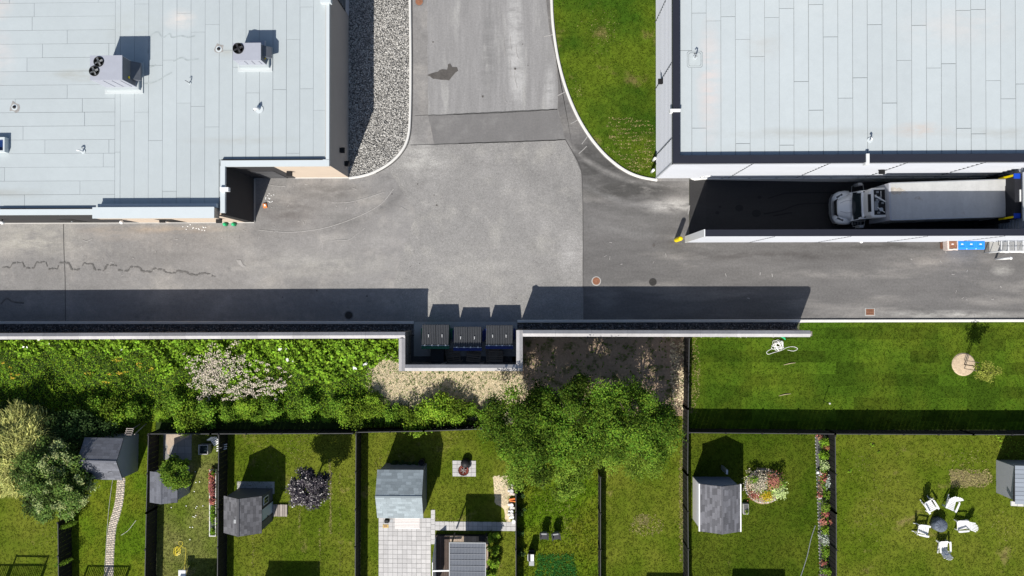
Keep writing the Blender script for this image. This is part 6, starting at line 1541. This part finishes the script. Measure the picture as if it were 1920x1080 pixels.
petals = [(375,903),(365,921),(368,904),(370,949),(368,952),(381,948),(366,969),(368,966),(363,968),(357,988),(362,988),(357,1011),(350,948),(367,884),(322,951)]
for i, (px, py) in enumerate(petals):
    x, y = P(px,py); tag(MB().add([(x-.03,y-.025,.075),(x+.03,y-.03,.07),(x+.035,y+.025,.085),(x-.025,y+.03,.07)],[(0,1,2,3)]).build('paper_scrap', WHITE), 'small white scrap scattered on the dry lawn beside the long flower box', 'litter', 'white scraps on the dry lawn')
x, y = P(341,1077,.8); t = thing('patio_table', 'pale-topped garden table at the bottom edge of the dry lawn', 'table', (x,y,.03)); MB().bbox(x-.26,y-.4,.74,x+.26,y+.3,.8,.03).build('tabletop', WHITE, t)
for sx in (-.2,.2):
    for sy in (-.3,.2): MB().cyl(x+sx,y+sy,.03,.74,.02,n=6).build('leg', GREYM, t)
# ladder-like rack behind the left shed
x, y = P(240,812,1.8); t = thing('wooden_rack', 'grey timber rack leaning behind the left shed', 'rack', (x,y,0))
for s in (-.22,.22): MB().bar((x+s,y-.15,1.75),(x+s+.15,y+.35,1.75),.05).build('rail', DECKW, t)
for k in range(4): MB().bar((x-.25+k*.04,y-.12+k*.14,1.79),(x+.25+k*.04,y-.12+k*.14,1.79),.04).build('rung', DECKW, t)
for s in (-.3,.4): MB().bar((x+s,y-.1,1.72),(x+s*.6,y+.3,.0),.05).build('leg', DECKW, t)
x, y = P(176,812,1.0); t = thing('red_cover', 'dark red covered bench in the shade behind the left shed', 'bench', (x,y,0))
MB().bbox(x-.65,y-.3,0,x+.6,y+.35,.8,.08).build('cover', mat('maroon_cloth',(.10,.02,.018),.9), t); MB().bbox(x-.6,y+.2,.8,x+.55,y+.33,1.0,.03).build('backrest', bpy.data.materials['maroon_cloth'], t)
x, y = P(246,888); tag(MB().loft([[(x-.35,y-.05,.03),(x+.25,y+.15,.03),(x+.3,y+.25,.03),(x-.3,y+.1,.03)],[(x-.33,y-.03,.3),(x+.23,y+.16,.34),(x+.28,y+.22,.34),(x-.3,y+.08,.3)]]).build('edging_stone', mat('terracotta',(.34,.10,.05),.9,noise=[(7,.2)])), 'reddish edging stone at the lower corner of the left shed', 'stone')

# ------------------------------------------------------------ round flower bed and border
c = P(1432,911); 
t = thing('flower_bed', 'round flower bed edged with small white stones beside the mottled-roof shed', 'flower bed', (c[0],c[1],0))
MB().lathe(c[0],c[1],[(1.25,.031),(1.1,.1),(.02,.16)],26).build('soil', SOIL, t)
for k in range(46):
    a = k*6.283/46; o_ = MB().lathe(c[0]+1.28*math.cos(a),c[1]+1.1*math.sin(a)+random.uniform(-.02,.02),[(.05,.02),(.07,.08),(.04,.13)],6); o_.build('edging_stone', CONC if k%3 else mat('white_stone',(.55,.55,.53),.8) if k==0 else bpy.data.materials['white_stone'], t)
gb = 'plants of the round flower bed'
FL_CREAM = mat('cream_bloom', (.45,.40,.30), .75, attr=.5)
FL_LIME = mat('pale_lime_bloom', (.45,.55,.22), .7, attr=.4)
FL_GOLD = mat('gold_bloom', (.50,.36,.02), .7, attr=.5, hue=.02)
flowers('flower_clump','cream and pink blooms at the left of the round bed',1415,900,26,24,.75,FL_CREAM,900,420,(.05,.10),gb)
flowers('flower_clump','pink-red blooms at the top right of the round bed',1446,897,19,18,.8,FL_PINK,600,421,(.05,.10),gb)
flowers('flower_clump','golden yellow blooms at the bottom centre of the round bed',1434,924,12,15,.45,FL_GOLD,420,422,(.05,.10),gb)
flowers('flower_clump','pale lime blooms at the lower right of the round bed',1455,918,20,17,.5,FL_LIME,520,423,(.06,.12),gb)
flowers('flower_clump','red low blooms along the lower left edge of the round bed',1413,925,14,12,.3,FL_RED,320,424,(.05,.10),gb)
flowers('leafy_plant','green foliage mass filling the middle of the round bed',1434,908,32,30,.42,L_SH[0],900,425,(.06,.13),gb,cat='plant')
flowers('leafy_plant','tall leafy stem at the upper right of the round bed',1456,898,10,14,1.2,L_SH[1],160,426,(.05,.10),gb,cat='plant')
flowers('leafy_plant','tall leafy stem at the upper left of the round bed',1406,893,12,10,1.0,L_SH[1],160,427,(.05,.10),gb,cat='plant')
x, y = P(1397,953); t = thing('planter_box', 'small stone planter against the right side of the mottled-roof shed', 'planter', (x,y,0))
MB().bbox(x-.22,y-.33,.03,x+.17,y+.4,.3,.03).build('trough', CONC, t); MB().box(x-.17,y-.28,.3,x+.12,y+.34,.31).build('soil', GRAVB, t)
flowers('leafy_plant','little green plant in the stone planter by the shed',1397,957,4,6,.4,L_SH[0],70,430,(.05,.09),cat='plant')
bd = poly([(1528,816),(1550,816),(1553,1100),(1538,1100)]); struct(MB().sheet(bd, .034).build('flower_border_soil', GRAVB))
for i in range(40):
    x, y = P(1529+i*.28,820+i*6.7); 
t = thing('border_edging', 'row of small pale stones edging the long flower border', 'edging', (*P(1531,940),0))
for i in range(44):
    x, y = P(1528.5+i*.2+random.uniform(-.6,.6),820+i*6.1); MB().lathe(x,y,[(.035,.03),(.05,.06),(.02,.09)],6).build('edging_stone', CONC, t)
gbo = 'plants of the long flower border'
FL_WHITE2 = mat('greyish_white_foliage', (.34,.38,.32), .75, attr=.5)
items = [(1534,818,8,6,.4,FL_PINK,'pink blooms at the top end of the long border'),(1541,826,11,11,.6,L_BIG,'lime bush near the top of the long border'),(1546,836,8,8,.5,mat('rusty_sprigs',(.26,.12,.06),.8,attr=.4),'rusty sprigs near the top of the long border'),
 (1540,851,11,9,.6,L_BIG,'bright green bush, second from the top of the long border'),(1541,870,12,12,.6,mat('striped_hosta',(.34,.42,.18),.6,attr=.5),'pale striped hosta in the upper long border'),
 (1535,886,5,6,.35,CONC_W,'pale sprigs at the edge of the upper border'),(1541,893,9,12,.5,FL_RED,'dark red blooms in the upper middle of the border'),(1547,900,7,16,.6,FL_WHITE2,'grey-white foliage along the fence in the border'),
 (1536,915,6,16,.3,mat('dry_brown_plants',(.24,.17,.12),.8,attr=.5),'dry brownish plants in the middle border'),(1534,926,6,8,.35,FL_RED,'red blooms just above the lime mound of the border'),(1547,925,8,12,.5,L_SH[1],'dark leafy plant by the fence above the lime mound'),
 (1543,946,12,12,.6,L_MAPLE2,'lime green mound in the middle of the long border'),(1544,961,8,8,.4,FL_RED,'little red blooms right below the lime mound'),(1540,975,9,10,.45,FL_PINK,'pink blooms in the lower middle of the border'),
 (1552,972,5,9,.7,FL_RED,'bright red blooms leaning over the fence'),(1543,990,10,12,.45,L_SH[0],'green plants below the pink blooms of the border'),(1542,1008,10,16,.5,FL_WHITE2,'silvery plants in the lower border'),
 (1545,1030,9,14,.5,L_SH[1],'dark plants in the lower border'),(1540,1052,7,7,.4,FL_RED,'red blooms near the lower end of the border'),(1547,1065,13,9,.6,L_BIG,'bright lime bush at the lower end of the border'),(1541,1078,9,6,.4,mat('mauve_leaf',(.2,.13,.15),.8,attr=.4),'mauve sprigs at the very bottom of the border')]
for i, (px, py, rx, ry, h, m_, lab) in enumerate(items):
    fl = m_.name.endswith('bloom'); flowers('flower_clump' if fl else 'leafy_plant', lab, px, py, rx, ry, h, m_, int(rx*ry*(2.6 if m_ is L_BIG or m_ is L_MAPLE2 else 1.3)), 440+i, (.05,.12), gbo, cat='flowers' if fl else 'plant')
flowers('leafy_plant','thin green underplanting in the upper half of the border',1541,880,10,75,.35,L_SH[1],1100,470,(.05,.11),gbo,cat='plant')
flowers('leafy_plant','thin green underplanting in the lower half of the border',1544,1010,9,70,.35,L_SH[1],1000,471,(.05,.11),gbo,cat='plant')
for i, (px, py) in enumerate(((1535,931),(1546,1054),(1532,884))):
    x, y = P(px,py); tag(MB().lathe(x,y,[(.05,.03),(.12,.15),(.1,.26),(.02,.3)],12).build('globe_ornament', WHITE, None, True), ['white globe ornament above the lime mound of the border','white globe ornament near the lower end of the border','small white globe at the upper edge of the border'][i], 'ornament', 'white globes in the border')

# ------------------------------------------------------------ white rope pile
r = random.Random(21); pts = []
for k in range(85):
    a = k*1.07+r.uniform(-.4,.4); rad = r.uniform(6,14)*(.7+.3*math.sin(k*.37))
    pts.append((1458+rad*math.cos(a), 647+rad*.85*math.sin(a), (.05+.15*r.random())))
pts += [(1444,655,.05),(1437,660,.05),(1440,664,.05),(1450,661,.05),(1466,656,.05),(1476,651,.05),(1488,650,.05),(1495,654,.05),(1487,658,.05),(1476,656,.05)]
sp_ = smooth_path(pts,4)
tag(MB().tube([(*P(p[0],p[1]),max(.05,p[2])) for p in sp_], .018, 5).build('rope_pile', mat('white_hose',(.80,.80,.78),.5), None, True), 'tangled heap of white hose on the sod lawn at the foot of the wall', 'hose')
x, y = P(1470,633,.4); t = thing('hose_nozzle', 'green hose connector on top of the white hose heap', 'nozzle', (x,y,.03)); MB().tube([(x-.1,y+.05,.2),(x+.08,y-.03,.25),(x+.16,y-.15,.2)],[.05,.07,.04],8).build('grip', GREENP, t); MB().cyl(x-.1,y+.05,.03,.2,.05,n=8).build('tap', GREENP, t)
for (a_, b2, lab) in (((1469,684),(1491,680),'upper bleached stick on the sod lawn'),((1460,742),(1482,738),'lower greenish stick on the sod lawn')):
    p, q = P(*a_), P(*b2); tag(MB().tube([(*p,.06),((p[0]+q[0])/2,(p[1]+q[1])/2+.03,.08),(*q,.06)],[.02,.03,.015],6).build('stick', mat('bleached_wood',(.42,.36,.22),.9) if lab[0]=='u' else bpy.data.materials['bleached_wood']), lab, 'stick')
x, y = P(1547,753,.3); t = thing('marker_post', 'thin post with a pale tip on the sod lawn near the rear fence', 'post', (x,y,.03)); MB().cyl(x,y,.03,1.0,.02,n=6).build('post', BLACK, t); MB().lathe(x,y,[(.05,1.0),(.07,1.05),(.03,1.1)],8).build('cap', CONC_W, t)

# ------------------------------------------------------------ white adirondack chairs and covered fire table
def adirondack():
    t = thing('adirondack_chair', 'w', 'chair', (0,0,0), 'white garden chairs in a ring')
    m = mat('white_resin', (.74,.74,.74), .45)
    # faces -y; back towards +y
    for k in range(6): piece('seat_slat', m, t, (0,-.40+k*.115,.40-k*.022), (.56,0,0), (0,.095,-.018), (0,0,.025))
    for k in range(6):
        x0 = -.235+k*.094; hgt = [.78,.9,.96,.96,.9,.78][k]
        A = Vector((x0*.85,.26,.26)); Bv = Vector((x0*1.25,.26+.42*hgt,.26+.80*hgt)); d = Bv-A
        MB().obox((A+Bv)/2, (.084,0,0), d, Vector((0,-.024,.013))).build('back_slat', m, t)
    MB().obox((0,.42,.60),(.62,0,0),(0,.03,0),(0,0,.07)).build('back_brace', m, t)
    for s in (-1,1):
        MB().prism([(s*.30,-.46),(s*.42,-.46),(s*.44,-.30),(s*.41,.25),(s*.33,.36),(s*.30,.3)], .555, .585).build('armrest', m, t)
        MB().obox((s*.33,-.38,.29),(.04,0,0),(0,.11,0),(0,0,.53)).build('front_leg', m, t)
        MB().bar((s*.29,-.44,.36),(s*.29,.52,.04),.035,.10).build('rear_leg', m, t)
        MB().bar((s*.35,.30,.56),(s*.35,.36,.15),.03,.06).build('arm_support', m, t)
    return t
ad = adirondack()
tcx, tcy = P(1765,987,.5)
ch = [(1744.5,948,R(30),'white chair at the upper left of the ring on the lawn'),(1786,945,R(-25),'white chair at the upper right of the ring on the lawn'),(1807,986,R(-87),'white chair at the right of the ring, back to the right'),(1730,994,R(80),'white chair at the left of the ring'),(1771,1027,R(183),'white chair at the bottom of the ring, its seat in shade')]
for i, (px, py, rz, lab) in enumerate(ch):
    x, y = P(px,py,.45)
    if i == 0: ad.location = (x,y,.03); ad.rotation_euler = (0,0,rz); ad['label'] = lab; ad.scale = (.93,)*3
    else: copy_tree(ad, lab, (x,y,.03), rz)
x, y = P(1765,986,.6); t = thing('fire_table', 'round fire table under a wrinkled slate-grey cover in the ring of chairs', 'table', (x,y,.03))
CV = mat('slate_cover', (.10,.12,.155), .6, noise=[(3,.15)])
rings = []; r = random.Random(2)
for rad, z in ((.47,.03),(.455,.35),(.44,.56),(.40,.62),(.2,.635),(.03,.66)): rings.append([(x+rad*(1+ (.025*math.sin(q*2.1+z*5) if z>.1 else .04*math.sin(q*1.7)))*math.cos(q*.1963), y+rad*(1+.02*math.sin(q*3.3))*math.sin(q*.1963), z+(.008*math.sin(q*1.9) if rad<.42 else 0)) for q in range(32)])
MB().loft(rings).build('cover', CV, t, True)
cr = MB()
for k in range(11):
    a = k*.571+.2; cr.tube([(x+.05*math.cos(a),y+.05*math.sin(a),.655),(x+.22*math.cos(a+.08),y+.22*math.sin(a+.08),.642),(x+.40*math.cos(a),y+.40*math.sin(a),.622)],[.012,.009,.014],5)
cr.build('cover_crease', CV, t, True)
# weeds on the lawn
for i, (px, py, s_) in enumerate(((1636,832,.14),(1593,882,.15),(1646,846,.08))):
    x, y = P(px,py); shrub(['bright little weed near the top of the white-chair lawn','bright little weed by the fence of the white-chair lawn','tiny weed below another on the white-chair lawn'][i], x, y, s_, .12, L_BIG, 480+i*4, 5, 16, (.05,.09), cat='plant', name='weed', group='weeds on the white-chair lawn')
stuff(grass('weeds', poly([(1860,815),(2000,815),(2000,880),(1890,860),(1870,835)]), bpy.data.materials['large_weed_leaf'], 490, 30, (.05,.14), (.03,.1), .033), 'bright weedy corner near the shed at the right edge', 'weeds')

# ------------------------------------------------------------ unseen sheds, decks and pergola guessed south of frame to throw shade in
def guessed_shed(label, px0, px1, pyN, h, depth=2.2, name='garden_shed', cat='shed'):  # unseen box, guessed so that its shadow falls into the frame
    x0, x1 = P(px0,0)[0], P(px1,0)[0]; y1 = P(0,pyN)[1]
    t = thing(name, label, cat, ((x0+x1)/2,y1-depth/2,0))
    MB().box(x0+.08,y1-depth+.08,0,x1-.08,y1-.08,h-.12).build('wall', VINYLG, t)
    MB().box(x0,y1-depth,h-.12,x1,y1,h).build('roof', GREYM, t); return t
def shade(px0, px1, pyS, h, label, **k):
    off = h/math.tan(R(SUN_EL))*27; guessed_shed(label, px0-off*math.sin(R(SHADOW_AZ)), px1-off*math.sin(R(SHADOW_AZ)), pyS+off*math.cos(R(SHADOW_AZ)), h, **k)
shade(508,603,1043,2.5,'unseen flat-roofed shed guessed south of the purple-tree yard for its shadow')
shade(362,442,1040,2.5,'unseen flat-roofed shed guessed south of the dry lawn for its shadow')
shade(1030,1070,1066,2.2,'unseen narrow shed guessed south of the dark-chair yard for its shadow')
shade(1212,1297,1057,2.4,'unseen flat-roofed shed guessed south of the narrow yard for its shadow')
shade(1372,1469,1048,2.5,'unseen flat-roofed shed guessed south of the round-flower-bed yard for its shadow')
shade(1519,1538,1064,2.2,'unseen slim cabinet guessed south of the long border for its shadow',depth=.7)
def guessed_rail_deck(px0, px1, pyN, zf, zt, label, step=.13):
    x0, x1 = P(px0,0)[0], P(px1,0)[0]; y = P(0,pyN)[1]; t = thing('guessed_deck', label, 'deck', ((x0+x1)/2,y-1,0))
    MB().box(x0,y-2,zf-.12,x1,y,zf).build('deck_floor', WOOD, t)
    for xx in (x0+.05,(x0+x1)/2,x1-.05): MB().box(xx-.05,y-.1,0,xx+.05,y,zf-.121).build('post', WOOD, t); MB().box(xx-.05,y-.1,zf,xx+.05,y,zt).build('post', WOOD, t)
    MB().box(x0,y-.09,zt,x1,y-.01,zt+.06).build('handrail', WOOD, t)
    k = x0+.1
    while k < x1-.1: piece('baluster', WOOD, t, (k,y-.05,(zf+.05+zt)/2), (.05,0,0),(0,.04,0),(0,0,zt-zf-.1)); k += step
guessed_rail_deck(149,230,1112,1.0,2.05,'unseen deck with balusters guessed south of the brick path for its shadow')
guessed_rail_deck(-60,75,1108,1.1,1.9,'unseen deck with balusters guessed south of the far left yard for its shadow')
x0, y0 = P(5,1110); t = thing('pergola', 'open pergola frame, unseen and guessed south of the far left yard for its shadow', 'pergola', (x0,y0,0))  # unseen frame, guessed for the open shadow it casts on the lawn
for xx in (x0+.0,x0+2.3): MB().box(xx,y0-.1,0,xx+.09,y0,2.7).build('post', WOOD, t)
for zz in (2.6,2.0): MB().box(x0,y0-.1,zz,x0+2.4,y0-.02,zz+.08).build('beam', WOOD, t)
guessed_rail_deck(1795,1990,1128,.8,1.9,'unseen deck with balusters guessed south of the white-chair yard for its shadow')
